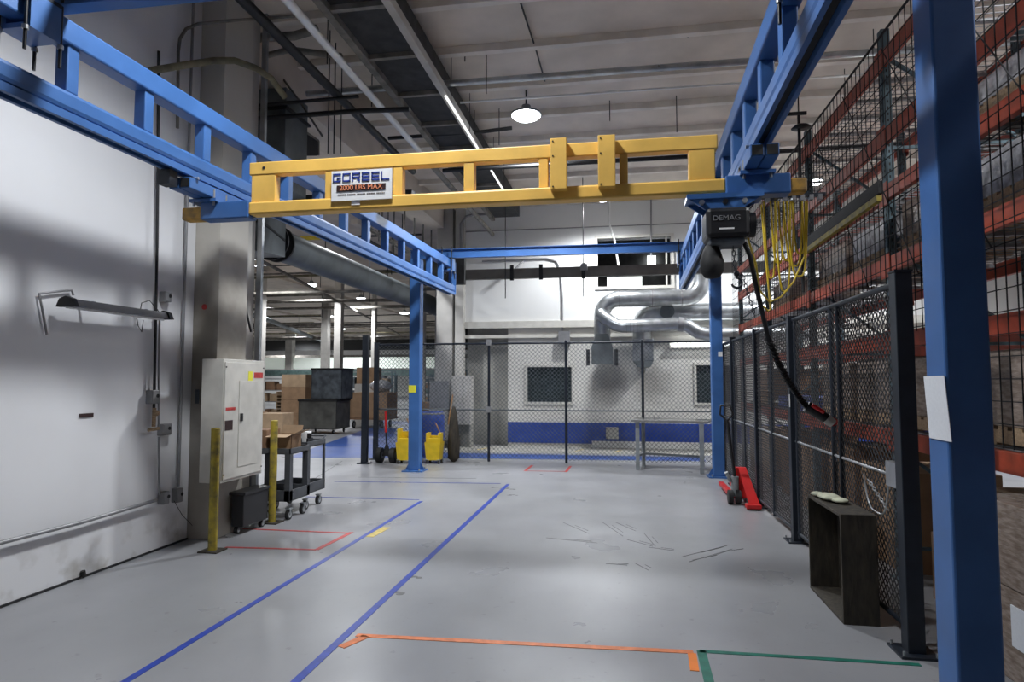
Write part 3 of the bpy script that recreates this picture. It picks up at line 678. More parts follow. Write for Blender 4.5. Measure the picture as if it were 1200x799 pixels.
# floor level cartons
def carton_stack(specs):
    return [cuboid('cardboard_box',x,y,z,w,d,h,m,l,tape=(m!='wrap')) for (x,y,z,w,d,h,m,l) in specs]
stack=carton_stack([
 (2.53,4.04,0,.85,.70,.50,'wrap','wrapped brown carton at the bottom right corner with white labels'),
 (2.53,4.04,.505,.85,.70,.46,'wrap','wrapped brown carton upon the labelled one at the right edge'),
 (2.72,5.02,0,.80,.80,.50,'card','brown carton on the floor between fence post and foreground post'),
 (2.64,4.92,.505,.62,.50,.16,'carddark','flat dark brown carton on the pile between fence post and foreground post'),
 (2.63,4.98,.67,.60,.55,.20,'card','open topped carton crowning the pile between fence post and foreground post'),
 (2.75,6.48,0,.80,.9,.85,'card','tall brown carton behind the mesh over the wooden crate'),
 (2.75,7.50,0,.80,.8,.95,'carddark','dark brown carton behind the mesh beyond the wooden crate'),
 (2.75,8.75,0,.80,.8,.80,'card','brown carton on the floor behind the middle fence panel'),
 (2.75,9.75,0,.80,.8,.95,'carddark','dark carton behind the mesh beside the pallet jack'),
 (2.75,11.05,0,.80,.8,.75,'card','brown carton behind the mesh beyond the pallet jack'),
 (2.75,12.1,0,.80,.8,.80,'card','brown carton behind the farthest right fence panel'),
])
sub('label_sheet',MB().box((2.098,4.16,.60),(2.1045,4.26,.78)),M['paper'],stack[1])
for a,b in (((2.098,3.78,.20),(2.1045,4.0,.42)),((2.098,4.1,.30),(2.1045,4.18,.46))): sub('label_sheet',MB().box(a,b),M['paper'],stack[0])
one('blue_tote',MB().box((2.34,8.5,1.246),(3.25,10.2,1.42)),M['bluedrum'],'bright blue flat tote behind the mesh above the middle rail','tote')
# wooden crate
t=thing('wooden_crate','dark weathered wooden crate standing on end against the near mesh fence','crate',(1.585,5.12,0))
x0,x1,y0,y1,h=1.47,1.70,4.74,5.52,.735
sub('end_board',MB().box((x0,y0,0),(x1,y0+.022,h)),M['oldwood'],t,.003)
sub('end_board',MB().box((x0,y1-.022,0),(x1,y1,h)),M['oldwood'],t,.003)
sub('top_board',MB().box((x0,y0+.022,h-.022),(x1,y1-.022,h)),M['oldwood'],t,.003)
b=sub('bottom_board',MB().box((x0,y0+.022,.0),(x1,y1-.022,.022)),M['oldwood'],t,.003)
sub('back_board',MB().box((x1-.02,y0+.022,.022),(x1,y1-.022,h-.022)),M['oldwood'],t,.003)
m=MB().sphere((1.56,5.28,.762),.085,8,(.9,1.5,.28)).sphere((1.52,5.42,.757),.05,8,(1,1.3,.35)).sphere((1.60,5.16,.757),.06,8,(1,1.2,.3))
one('cleaning_rag',m,M['rag'],'crumpled pale rag lying on top of the wooden crate','rag')
# ============================================================ STEEL WORKTABLE
t=thing('steel_worktable','long steel worktable against the back fence left of the far blue post','table',(.9,12.05,0))
TX0,TX1,TY0,TY1=.19,1.50,11.55,12.45
tb=[(.20,12.10),(1.45,11.45),(1.52,12.05),(.55,12.72)]
sub('table_top',MB().poly([(.18,12.02),(1.50,11.70),(1.66,12.34),(.30,12.68)],(.88,.925)),M['steeltop'],t,.004)
for (x,y) in ((.30,12.10),(1.40,11.76),(1.46,12.22),(.42,12.56)):
    l=sub('leg',MB().box((x-.035,y-.035,0),(x+.035,y+.035,.88)),M['grey'],t)
sub('side_stretcher',MB().bar((.30,12.10,.25),(.42,12.56,.25),.03,.04),M['grey'],t); sub('side_stretcher',MB().bar((1.40,11.76,.25),(1.46,12.22,.25),.03,.04),M['grey'],t)
sub('back_stretcher',MB().bar((.42,12.56,.25),(1.46,12.22,.25),.03,.04),M['grey'],t)
one('small_fitting',MB().cyl((.62,12.2,.926),(.62,12.2,.97),.02,8).cyl((.69,12.2,.926),(.69,12.2,.96),.015,8),M['conduit'],'small metal fittings left on the steel worktable','fitting')
# ============================================================ PALLET JACK (red, parked)
t=thing('pallet_jack','red hand pallet jack parked tilted beside the right mesh fence','pallet jack',(1.60,9.0,0))
for x in (1.50,1.66): sub('fork',MB().prism([(x-.045,9.15,.05),(x+.045,9.15,.05),(x+.035,10.3,.05),(x-.035,10.3,.05)],(0,0,.05)),M['red'],t,.006)
sub('mast_body',MB().prism([(1.46,9.12,.06),(1.70,9.12,.06),(1.68,9.2,.46),(1.52,9.2,.46)],(0,.07,.0)),M['red'],t,.01)
sub('front_frame',MB().prism([(1.60,8.62,.03),(1.735,8.62,.03),(1.66,9.08,.42),(1.56,9.08,.42)],(0,.06,.05)),M['red'],t,.01)
sub('toe_plate',MB().box((1.56,8.58,.02),(1.74,8.72,.07)),M['red'],t,.006)
sub('pump',MB().cyl((1.50,9.05,.10),(1.50,9.05,.36),.05,14).cyl((1.44,9.02,.30),(1.38,8.98,.42),.025,8),M['grey'],t)
for x in (1.43,1.53): sub('steer_wheel',MB().cyl((x-.03,9.0,.095),(x+.03,9.0,.095),.093,20),M['rubber'],t)
hd=sub('handle',MB().tube([(1.50,9.05,.36),(1.47,9.05,.62),(1.42,9.08,1.12)],.022,8),M['black'],t)
sub('grip_loop',MB().tube([(1.42,9.08,1.10),(1.33,9.08,1.18),(1.34,9.08,1.30),(1.46,9.08,1.31),(1.50,9.08,1.18),(1.42,9.08,1.10)],.014,8),M['black'],hd)
# ============================================================ CABINET, BOLLARDS
t=thing('electrical_cabinet','off-white electrical cabinet mounted on the concrete pillar','cabinet',(-4.10,6.38,.61))
CABY=6.60
CX0,CX1,CY0,CY1,CZ0,CZ1=-4.17,-3.93,5.86,CABY,.62,1.86
sub('body',MB().box((CX0+.003,CY0,CZ0),(CX1,CY1,CZ1)),M['offwhite'],t,.004)
d=sub('door',MB().box((CX1,CY0+.02,CZ0+.03),(CX1+.012,CY1-.02,CZ1-.03)),M['offwhite'],t,.003)
i_=sub('inner_door',MB().box((CX1+.012,CY0+.26,CZ0+.13),(CX1+.018,CY1-.14,CZ1-.22)),M['offwhite'],d,.002)
sub('latch',MB().box((CX1+.018,CY0+.28,1.22),(CX1+.035,CY0+.31,1.30)),M['black'],d)
for (y,z,w,h,m_,l) in ((.42,.12,.08,.16,'label_y','yellow warning sticker'),(.53,.13,.17,.06,'redtape','red and white warning sticker'),(.04,.49,.16,.03,'redtape','red sticker strip'),(.03,.62,.13,.10,'blk','dark sticker with orange marks')):
    s=sub('sticker',MB().box((CX1+.012,CY0+y,CZ1-z-h),(CX1+.015,CY0+y+w,CZ1-z)),M[m_],t); s['label']=l
for y in (.03,.71):
    for z in (.08,1.16): sub('screw',MB().cyl((CX1+.01,CY0+y,CZ0+z),(CX1+.018,CY0+y,CZ0+z),.008,6),M['rubber'],t)
def bollard(x,y,h,label):
    t=thing('bollard',label,'bollard',(x,y,0))
    sub('post',MB().cyl((x,y,.012),(x,y,h),.042,20),M['safety'],t)
    sub('top_cap',MB().lathe([(.043,h),(.040,h+.008),(.0,h+.012)],(x,y,0),20),M['safety'],t)
    sub('base_plate',MB().box((x-.10,y-.09,0),(x+.10,y+.09,.012)),M['oldwood'],t)
bollard(-3.90,5.72,1.17,'yellow bollard standing in front of the off-white cabinet')
bollard(-3.99,6.95,1.17,'yellow bollard standing in front of the utility cart')
# ============================================================ UTILITY CARTS
def caster(name,x,y,r,parent):
    c=sub(name,MB().cyl((x-.018,y,r),(x+.018,y,r),r,18),M['rubber'],parent)
    sub('hub',MB().cyl((x-.021,y,r),(x+.021,y,r),r*.6,14),M['galv'],c)
    sub('fork',MB().box((x-.026,y-.015,r),(x-.021,y+.015,2*r+.02)).box((x+.021,y-.015,r),(x+.026,y+.015,2*r+.02)).box((x-.03,y-.03,2*r+.01),(x+.03,y+.03,2*r+.02)),M['grey'],c)
def cart(label,x0,x1,y0,y1,h,legw,m,low=.20,handle=False):
    t=thing('utility_cart',label,'cart',((x0+x1)/2,(y0+y1)/2,0))
    def tray(nm,z,dp):
        w=MB().box((x0,y0,z),(x1,y1,z+.015))
        for a,b in (((x0,y0,z),(x1,y0+.02,z+dp)),((x0,y1-.02,z),(x1,y1,z+dp)),((x0,y0,z),(x0+.02,y1,z+dp)),((x1-.02,y0,z),(x1,y1,z+dp))): w.box(a,b)
        sub(nm,w,m,t,.004)
    tray('top_tray',h-.07,.07); tray('bottom_tray',low,.13)
    for x in (x0+legw/2,x1-legw/2):
        for y in (y0+legw/2,y1-legw/2): sub('leg',MB().box((x-legw/2,y-legw/2,low),(x+legw/2,y+legw/2,h-.06)),m,t)
    for x in (x0+.06,x1-.05):
        for y in (y0+.08,y1-.08): caster('caster',x,y,.058,t)
    if handle: sub('push_handle',MB().tube([(x0+.06,y1-.01,h-.03),(x0+.06,y1+.12,h+.03),(x1-.06,y1+.12,h+.03),(x1-.06,y1-.01,h-.03)],.014,8),m,t)
    return t
cart('grey plastic utility cart carrying cartons behind the second yellow bollard',-4.42,-3.84,7.06,7.56,.84,.07,M['cartgrey'],.22)
cart('thin legged dark cart standing behind the carton-laden utility cart',-4.45,-3.93,7.64,8.16,.86,.028,M['cartgrey'],.20,True)
# open carton etc. on cart
def open_carton(x,y,z,w,d,h,label,m='card'):
    t=thing('open_carton',label,'box',(x,y,z))
    b=MB().box((x-w/2,y-d/2,z),(x+w/2,y+d/2,z+.006))
    for a,c in (((x-w/2,y-d/2,z),(x+w/2,y-d/2+.005,z+h)),((x-w/2,y+d/2-.005,z),(x+w/2,y+d/2,z+h)),((x-w/2,y-d/2,z),(x-w/2+.005,y+d/2,z+h)),((x+w/2-.005,y-d/2,z),(x+w/2,y+d/2,z+h))): b.box(a,c)
    sub('carton',b,M[m],t)
    f=.6*w/1.0
    sub('flap',MB().prism([(x-w/2,y-d/2,z+h),(x+w/2,y-d/2,z+h),(x+w/2,y-d/2-f*.8,z+h-.02),(x-w/2,y-d/2-f*.8,z+h-.02)],(0,0,.004)),M['cardlight'],t)
    sub('flap',MB().prism([(x+w/2,y-d/2,z+h),(x+w/2,y+d/2,z+h),(x+w/2+f*.7,y+d/2,z+h+.05),(x+w/2+f*.7,y-d/2,z+h+.05)],(0,0,.004)),M['cardlight'],t)
    sub('flap',MB().prism([(x-w/2,y+d/2,z+h),(x+w/2,y+d/2,z+h),(x+w/2,y+d/2+.05,z+h+f*.6),(x-w/2,y+d/2+.05,z+h+f*.6)],(0,.004,0)),M['cardlight'],t)
open_carton(-4.03,7.30,.79,.27,.24,.20,'open brown carton with raised flaps on the utility cart')
cuboid('cardboard_box',-4.285,7.28,.79,.20,.32,.26,'carddark','dark brown carton left of the open one on the utility cart')
one('small_scale',MB().box((-3.98,7.72,.81),(-3.96,7.86,.90)).cyl((-3.97,7.78,.90),(-3.97,7.78,.96),.03,10),M['black'],'small black item on the thin legged cart','tool')
one('white_container',MB().lathe([(.05,0),(.065,.15),(.06,.16),(0,.16)],(-4.1,7.95,.81),14),M['white'],'white plastic container on the thin legged cart','container')
t=thing('wheeled_tote','black wheeled tote under the off-white cabinet','tote',(-4.12,7.0,0))
sub('tub',MB().prism([(-4.12,6.35,.08),(-3.98,6.35,.08),(-3.96,6.80,.08),(-4.12,6.80,.08)],(0,0,.34)),M['black'],t,.01)
sub('lid',MB().box((-4.14,6.33,.42),(-3.95,6.82,.45)),M['black'],t)
for x,y in ((-4.08,6.40),(-4.0,6.74)): caster('caster',x,y,.038,t)
# ============================================================ WALL FITTINGS (left wall)
WX=-4.45
t=thing('wall_lamp','long black capped tube lamp fixed to the white left wall','lamp',tuple(atX(125,360,WX+.12)))
a=atX(78,354,WX+.16); b=atX(192,370,WX+.16); d=(b-a).normalized()
sub('reflector',MB().prism([a+Vector((-.065,0,-.03)),a+Vector((.065,0,-.03)),a+Vector((.035,0,.03)),a+Vector((-.035,0,.03))],b-a),M['conduit'],t)
sub('tube',MB().cyl(a+Vector((0,0,-.035)),b+Vector((0,0,-.035)),.013,10),M['white'],t)
for p in (a,b): sub('end_cap',MB().prism([p+Vector((-.085,-.015,-.035)),p+Vector((.085,-.015,-.035)),p+Vector((.055,-.015,.03)),p+Vector((0,-.015,.05)),p+Vector((-.055,-.015,.03))],(0,.05,0)),M['black'],t)
for f in (.25,.8): sub('wall_bracket',MB().bar(a+(b-a)*f+Vector((-.16,0,.03)),a+(b-a)*f+Vector((0,0,.03)),.02,.02),M['conduit'],t)
one('lamp_cord',MB().tube([atX(*p,WX+.1) for p in ((164,366),(166,355),(175,352),(184,362),(190,371))],.004,6).tube([atX(*p,WX+.1) for p in ((160,372),(162,382),(166,389),(168,375))],.004,6),M['rubber'],'looping black cord at the right end of the wall lamp','cord')
one('wall_bracket',MB().tube([atX(*p,WX+.03) for p in ((55,392),(50,365),(46,344),(70,341),(84,340),(86,346))],.009,8),M['conduit'],'bent grey rod bracket on the wall left of the wall lamp','bracket')
one('wall_slot',MB().bar(atX(93,487,WX+.004),atX(109,486,WX+.004),.012,.032),M['blk'],'small black slot plate on the white left wall','plate')
def conduit(pts,r,m,label,name='conduit',cat='conduit'):
    return one(name,MB().tube(pts,r,8),M[m],label,cat)
conduit([atX(186,60,WX+.05),atX(185,200,WX+.05),atX(184,290,WX+.05)],.014,'blackpipe','upper black vertical conduit on the white left wall')
conduit([atX(184,290,WX+.05),atX(182,400,WX+.05),atX(180,500,WX+.05)],.013,'rubber','lower black vertical conduit passing behind the wall lamp')
conduit([atX(187,372,WX+.05),atX(186,440,WX+.05),atX(186,500,WX+.05)],.010,'conduit','short grey conduit just right of the black one')
conduit([atX(186,512,WX+.05),atX(186,545,WX+.05),atX(187,580,WX+.05)],.010,'conduit','grey conduit between the double socket and the low junction box')
conduit([Vector((WX+.05,5.87,ZC)),Vector((WX+.05,5.87,3.2)),Vector((WX+.05,5.87,.58))],.014,'conduit','tall grey vertical conduit nearest the concrete pillar')
conduit([atX(183,586,WX+.05),atX(95,612,WX+.05),atX(0,636,WX+.05),Vector((WX+.05,1.0,.47))],.017,'conduit','grey conduit running low along the white left wall')
def jbox(px,py,w,h,label,d=.07,m='conduit'):
    p=atX(px,py,WX); t=thing('junction_box',label,'junction box',(WX,p.y,p.z-h/2))
    sub('box_body',MB().box((WX,p.y-w/2,p.z-h/2),(WX+d,p.y+w/2,p.z+h/2)),M[m],t,.006)
    sub('cover_plate',MB().box((WX+d,p.y-w/2+.008,p.z-h/2+.008),(WX+d+.004,p.y+w/2-.008,p.z+h/2-.008)),M[m],t)
    sub('outlet',MB().cyl((WX+d+.004,p.y+.02,p.z+.01),(WX+d+.008,p.y+.02,p.z+.01),.018,10),M['rubber'],t)
jbox(175,465,.10,.13,'grey junction box upmost of the sockets left of the conduits')
jbox(189,503,.12,.11,'grey double socket box hanging on the black conduit')
jbox(188,583,.08,.12,'grey low junction box where the long horizontal conduit starts')
jbox(204,580,.08,.14,'grey low junction box at the foot of the tall conduit')
jbox(190,348,.09,.10,'small grey box behind the right end of the wall lamp')
one('valve',MB().cyl(atX(181,478,WX+.07),atX(180,500,WX+.07),.018,8).cyl(atX(174,504,WX+.09),atX(186,502,WX+.09),.016,8).sphere(atX(183,484,WX+.09),.03,6),M['pallet'],'corroded brass valve between the two upper wall sockets','valve')
one('wall_fitting',MB().cyl(atX(97,669,WX+.02),atX(98,675,WX+.02),.02,8),M['rubber'],'small dark fitting at the foot of the white left wall','fitting')
one('floor_cable',MB().tube([(WX+.06,5.80,.45),(WX+.10,5.87,.3),(WX+.14,5.98,.17)],.003,5),M['rubber'],'thin dark wire hanging under the low junction box by the pillar','cable')
one('vertical_strut',MB().box((-4.30,7.01,0),(-4.24,7.06,ZC)),M['galv'],'galvanised vertical strut just behind the concrete pillar','strut')

one('red_sticker',MB().cyl((-4.33,6.094,2.42),(-4.33,6.099,2.42),.03,14),M['redtape'],'small round red mark on the concrete pillar above the cabinet','sticker')
one('wall_plate',MB().box((-4.40,6.09,1.40),(-4.36,6.098,1.55)),M['junk'],'small dark vertical plate on the pillar left of the cabinet','plate')
# ============================================================ OVERHEAD SERVICES
def pipe(label,pts,r,m,name='ceiling_pipe',cat='pipe',n=10):
    return one(name,MB().tube(pts,r,n),M[m],label,cat)
# long pipes running with the room
pipe('white overhead pipe running lengthwise left of the dark ladder duct',[(-3.13,1.5,5.3),(-3.13,9.9,5.3)],.045,'whitepipe')
pipe('grey continuation of the white overhead pipe toward the back',[(-3.13,10.0,5.3),(-3.13,15.6,5.3)],.05,'paintpipe')
pipe('thick black overhead pipe running lengthwise nearest the left wall',[(-3.55,1.5,5.3),(-3.55,10.6,5.3)],.055,'blackpipe')
pipe('slim bright pipe beside the black overhead pipe',[(-3.42,3.2,5.62),(-3.42,14.5,5.62)],.022,'paintpipe')
# ladder-like dark duct
t=thing('overhead_duct','wide dark overhead duct with cross bars and pale edge rails','duct',(-2.65,9.0,5.55))
sub('duct_body',MB().box((-3.0,1.5,5.62),(-2.38,15.2,6.0)),M['darkroom'],t)
for x,m_ in ((-3.04,'paintpipe'),(-2.34,'palecol')): sub('edge_rail',MB().box((x-.045,1.5,5.54),(x+.045,10.6 if x>-2.5 else 15.2,5.64)),M[m_],t)
for y in [3+1.05*k for k in range(11)]:
    sub('cross_bar',MB().box((-3.05,y,5.56),(-2.33,y+.06,5.62)),M['blackpipe'] if int(y*2)%2 else M['paintpipe'],t)
for y0 in (2.2,8.2,11.2):
    l=thing('tube_light','slim bright tube hanging along the dark overhead duct, '+{2.2:'nearest the camera',8.2:'middle one',11.2:'farthest one'}[y0],'light strip',(-2.25,y0,5.5))
    sub('tube',MB().cyl((-2.30,y0,5.49),(-2.30,y0+(1.6 if y0<6 else 2.0),5.49),.018,8),M['glint'],l)
    for q in (.2,1.3): sub('hanger',MB().cyl((-2.275,y0+q,5.49),(-2.275,y0+q,ZC),.005,5),M['blackpipe'],l)
# cross pipes
pipe('galvanised pipe crossing under the ceiling in front of the high bay lamp',[Vector((-4.4,8.35,5.75)),Vector((8.7,8.5,5.75))],.045,'galv')
pipe('thin pale pipe crossing the ceiling at the lamp hanger',[(-2.3,9.0,5.75),(8.7,9.1,5.75)],.016,'whitepipe')
pipe('black pipe crossing the room just above the yellow bridge',[(-2.9,10.2,5.15),(8.7,10.3,5.2)],.035,'blackpipe')
pipe('black rod crossing from the left beam to the black overhead pipe',[atY(230,130,7.5),atY(420,113,7.5)],.022,'blackpipe')
pipe('thick black pipe crossing below it toward the ladder duct',[atY(262,142,7.5),atY(420,130,7.6),atY(480,128,7.6)],.032,'blackpipe')
pipe('black pipe from the overhead pipe end toward the lamp',[atY(455,162,9.8),atY(560,155,9.9),atY(600,150,9.9)],.03,'blackpipe')
# rods hanging from the ceiling
def rod(px,ytop,ybot,Y,r=.008,label=''):
    p=atY(px,(ytop+ybot)/2,Y); b=atY(px,ybot,Y)
    return one('hanger_rod',MB().cyl((p.x,Y,b.z),(p.x,Y,ZC),r,6),M['blackpipe'],label,'hanger rod')
for a in ((545,0,72,8.4,.008,'hanger rod dropping to the galvanised pipe left of the lamp'),(570,0,110,8.3,.007,'long hanger rod left of the high bay lamp'),(524,20,98,9,.010,'thick hanger rod right of the dark ladder duct'),
          (585,40,170,10.2,.007,'hanger rod just left of the lamp reaching the black pipe'),(556,76,150,10.2,.007,'hanger rod between the ladder duct and the lamp'),(714,0,142,10.2,.007,'long pale hanger rod right of the high bay lamp'),
          (767,0,46,8.4,.007,'hanger rod above the right part of the bridge'),(806,0,44,8.4,.014,'thick black hanger rod above the right part of the bridge'),
          (793,117,155,10.2,.008,'short hanger rod over the right yellow end of the bridge'),(384,0,75,7,.007,'hanger rod by the white overhead pipe'),(385,102,180,7.5,.008,'left one of the rods behind the sign'),
          (392,75,180,7.8,.010,'middle one of the rods behind the sign'),(400,75,180,8.2,.008,'right one of the rods behind the sign'),(436,60,125,8.6,.008,'hanger rod between white pipe and duct'),(469,0,120,9,.007,'hanger rod passing the ladder duct left edge')):
    rod(*a[:5],label=a[5])
# diagonal conduits on the ceiling
pipe('thin dark conduit zigzagging down the ceiling near the lamp',[atZ(609,0,ZC-.05),atZ(628,58,ZC-.05),atZ(640,100,ZC-.05)],.012,'blackpipe','conduit','conduit')
# left corner pipes above the pillar
pipe('yellowish dusty pipe jutting out over the left wall end',[atX(176,83,-4.36),atX(200,79,-4.30),atX(225,75,-4.20),atY(250,71,5.95),atY(275,71,6.0),atY(300,80,6.1),atY(318,92,6.3),atY(334,114,6.5)],.035,'dustyellow')
pipe('grey pipe bending down beside the pillar top',[atX(208,150,-4.41),atX(209,60,-4.41),atX(211,45,-4.41),atX(218,34,-4.39),atX(232,28,-4.30),atY(262,25,5.9),atY(345,19,5.9)],.016,'paintpipe')
pipe('fat dusty pipe with a round bend left of the black overhead pipe',[atY(275,118,7.2),atY(276,75,7.2),atY(284,55,7.2),atY(305,44,7.2),atY(345,42,7.2),atY(372,34,7.2)],.055,'paintpipe')
pipe('second bent dusty pipe under the fat one',[atY(299,118,7.4),atY(300,80,7.4),atY(312,65,7.4),atY(340,58,7.4),atY(400,66,7.4)],.04,'paintpipe')
pipe('black pipe curving over the pillar side',[atY(262,142,6.75),atY(262,250,6.75),Vector((-4.19,6.75,2.2))],.012,'blackpipe')
pipe('short capped pipe stub sticking out of the pillar',[atY(246,289,6.4),atY(262,291,6.6),atY(282,297,7.0)],.03,'blackpipe')
pipe('thin curved conduit hanging below the left beam',[atY(300,40,7.8),atY(330,90,7.8),atY(352,120,7.8),atY(378,160,7.8)],.014,'paintpipe','conduit','conduit')
# sheet metal ducts in the left opening
t=thing('vertical_duct','dull grey rectangular duct drop left above the yellow bridge end','duct',(-4.9,7.9,4.0))
sub('duct_body',MB().box((-5.05,7.6,4.17),(-4.30,8.2,5.5)),M['duct'],t,.008)
sub('flange',MB().box((-5.08,7.57,5.2),(-4.27,8.23,5.24)),M['blackpipe'],t)
t=thing('round_duct','huge dull spiral duct running away behind the left blue post','duct',(-5.3,14,3.5))
m=MB(); m.cyl((-5.3,9.3,3.78),(-5.3,20.9,3.78),.25,40)
for k_ in range(56): m.cyl((-5.3,9.35+.2*k_,3.78),(-5.3,9.365+.2*k_,3.78),.254,40,cap=False)
sub('spiral_tube',m,M['duct'],t)
sub('flange_ring',MB().cyl((-5.3,9.20,3.78),(-5.3,9.24,3.78),.285,40),M['blackpipe'],t)
sub('flange_ring',MB().cyl((-5.3,9.02,3.78),(-5.3,9.05,3.78),.29,40),M['blackpipe'],t)
q=[(-5.9,7.9,3.40),(-4.8,7.9,3.40),(-4.8,7.9,4.15),(-5.9,7.9,4.15)]
qq=[(-5.54,9.02,3.53),(-5.06,9.02,3.53),(-5.06,9.02,4.04),(-5.54,9.02,4.04)]
sub('transition_box',MB().add(q+qq,[(0,1,2,3),(7,6,5,4),(0,4,5,1),(1,5,6,2),(2,6,7,3),(3,7,4,0)]),M['duct'],t)
for a,b in (((-4.80,7.95,3.8),(-5.05,8.98,3.78)),((-5.9,7.89,3.8),(-4.8,7.89,3.8))): sub('stiffener',MB().bar(a,b,.02,.03),M['blackpipe'],t)
t=thing('louver_box','dark framed louvre box above the yellow bridge near the sign','louvre',(-4.2,9.0,4.7))
p0,p1,p2,p3=atY(345,182,8.6),atY(345,146,8.6),atY(373,165,9.4),atY(373,182,9.4)
sub('panel',MB().prism([p0,p1,p2,p3],(-.05,.02,0)),M['rubber'],t)
sub('frame_edge',MB().bar(p0,p1,.03).bar(p1,p2,.03).bar(p2,p3,.03),M['paintpipe'],t)
one('dark_crossbeam',MB().box((-4.9,8.3,4.06),(-2.8,8.5,4.26)),M['darkroom'],'dark beam just above the left half of the yellow bridge','beam')
# dusty beams high on the left
one('painted_crossbeam',MB().bar((-4.5,9.2,5.95),(-3.12,9.3,5.95),.25,.35),M['ceilpaint'],'painted beam under the ceiling behind the overhead pipes','beam')
t=thing('pipe_rack','dark steel pipe rack with rails near the back column','pipe rack',(-4.6,13,4.4))
for z in (4.35,4.6,4.85): sub('rail',MB().box((-4.9,11.6,z),(-4.82,20,z+.05)),M['rubber'] if z!=4.6 else M['paintpipe'],t)
for k_ in range(12): sub('hanger',MB().box((-4.87,11.8+.7*k_,4.3),(-4.84,11.83+.7*k_,5.6)),M['paintpipe'],t)
# crane rail beam in front of back wall
t=thing('grey_crossbeam','long grey beam hanging before the back wall below the blue header','beam',(-.5,14.0,3.9))
sub('beam',MB().box((-4.05,13.9,3.90),(6,14.03,4.12)),M['greybeam'],t)
sub('end_block',MB().box((-4.35,13.74,3.78),(-3.4,13.89,4.38)),M['darkroom'],t)
for x in (-2.35,-1.70,-.77): sub('clamp',MB().box((x-.04,13.87,3.85),(x+.04,13.9,4.19)),M['rubber'],t)
for x in (-2.49,-.77): sub('hanger_rod',MB().cyl((x,13.85,3.45),(x,13.85,5.53 if x<-2 else ZC),.010,6),M['blackpipe'],t)
sub('junction_box',MB().box((-.83,13.75,4.02),(-.68,13.84,4.15)),M['conduit'],t)
pipe('grey wall pipe bending above the back recess',[atY(540,300,15.6),atY(540,262,15.6),atY(546,254,15.6),atY(556,251,15.6),atY(582,250,15.6)],.035,'conduit')
pipe('thin conduit curving down the back wall into a grey box',[atY(565,306,15.86),atY(640,303,15.86),atY(652,306,15.86),atY(657,316,15.86),atY(659,350,15.86),atY(659,392,15.86)],.022,'conduit','conduit','conduit')
pipe('diagonal strut from the wall conduit down to the grey crossbeam',[atY(613,306,15.6),atY(603,316,15.5)],.03,'conduit')
one('junction_box',MB().box((-1.50,15.7,2.55),(-1.22,15.9,2.85)),M['conduit'],'grey box on the back wall above the lower dark window','junction box')
pipe('white conduit bending past the upper wall opening',[atY(714,200,15.83),atY(714,262,15.83),atY(720,280,15.83),atY(725,312,15.83)],.025,'whitepipe','conduit','conduit')
pipe('thin pipe hanging from above to the upper wall opening',[atY(763,200,15.83),atY(763,308,15.83)],.02,'conduit','conduit','conduit')
# galvanised ducts at the back wall
def bend(c,r,a0,a1,n=8): return [Vector((c[0]+r*math.cos(a0+(a1-a0)*i/n),c[1],c[2]+r*math.sin(a0+(a1-a0)*i/n))) for i in range(n+1)]
t=thing('exhaust_duct','shiny exhaust ducts joined above the left hood on the back wall','duct',(-.4,15.2,2.0))
P=[Vector((-.41,15.2,2.5)),Vector((-.41,15.2,3.15))]+bend((-.03,15.2,3.17),.38,math.pi,math.pi/2)+[Vector((1.45,15.2,3.55))]+bend((1.50,15.2,3.93),.38,-math.pi/2,0)+[Vector((1.88,15.2,4.6))]
sub('duct_run',MB().tube(P,.19,24),M['galv'],t)
m=MB()
for x in (.0,.75,1.42): m.cyl((x-.012,15.2,3.55),(x+.012,15.2,3.55),.197,24)
sub('seam_ring',m,M['conduit'],t)
P=[Vector(p) for p in ((-.46,15.08,3.20),(-.30,14.98,3.06),(-.10,14.95,2.92),(.05,14.9,2.88),(1.25,14.85,2.91),(1.5,14.85,2.87),(1.75,14.85,2.70),(2.0,14.85,2.66),(4.2,14.85,2.66))]
b=sub('branch_duct',MB().tube(P,.15,20),M['galv'],t)
m=MB()
for k_ in range(14): m.cyl((.15+.08*k_,14.89,2.88+.0022*k_),(.158+.08*k_,14.89,2.88+.0022*k_),.156,20,cap=False)
m.cyl((1.30,14.85,2.905),(1.42,14.85,2.89),.165,20)
sub('spiral_seam',m,M['conduit'],b)
hd=sub('hood',MB().prism([(-.66,15.0,2.02),(-.17,15.0,2.02),(-.17,15.0,2.42),(-.28,15.0,2.72),(-.54,15.0,2.72),(-.66,15.0,2.42)],(0,.4,0)),M['duct'],t)
for x in (-.78,-.13): sub('damper_handle',MB().box((x,15.0,1.98),(x+.08,15.08,2.36)),M['blackpipe'],hd)
t=thing('wall_duct','shiny elbow duct with a round capped end above the right hood','duct',(1.2,15.5,3.0))
P=[Vector((.52,15.62,2.55)),Vector((.52,15.62,2.8))]+bend((.84,15.62,2.93),.32,math.pi*.95,math.pi/2)+[Vector((4.2,15.62,3.25))]
sub('duct_run',MB().tube(P,.215,24),M['galv'],t)
sub('capped_branch',MB().cyl((1.10,15.28,3.25),(1.10,15.62,3.25),.165,24),M['duct'],t)
sub('hood',MB().box((.30,15.42,2.10),(.78,15.85,2.62)),M['galv'],t,.01)
sub('cone',MB().prism([(.30,15.42,2.10),(.78,15.42,2.10),(.70,15.42,1.95),(.42,15.42,1.95)],(0,.4,0)),M['duct'],t)
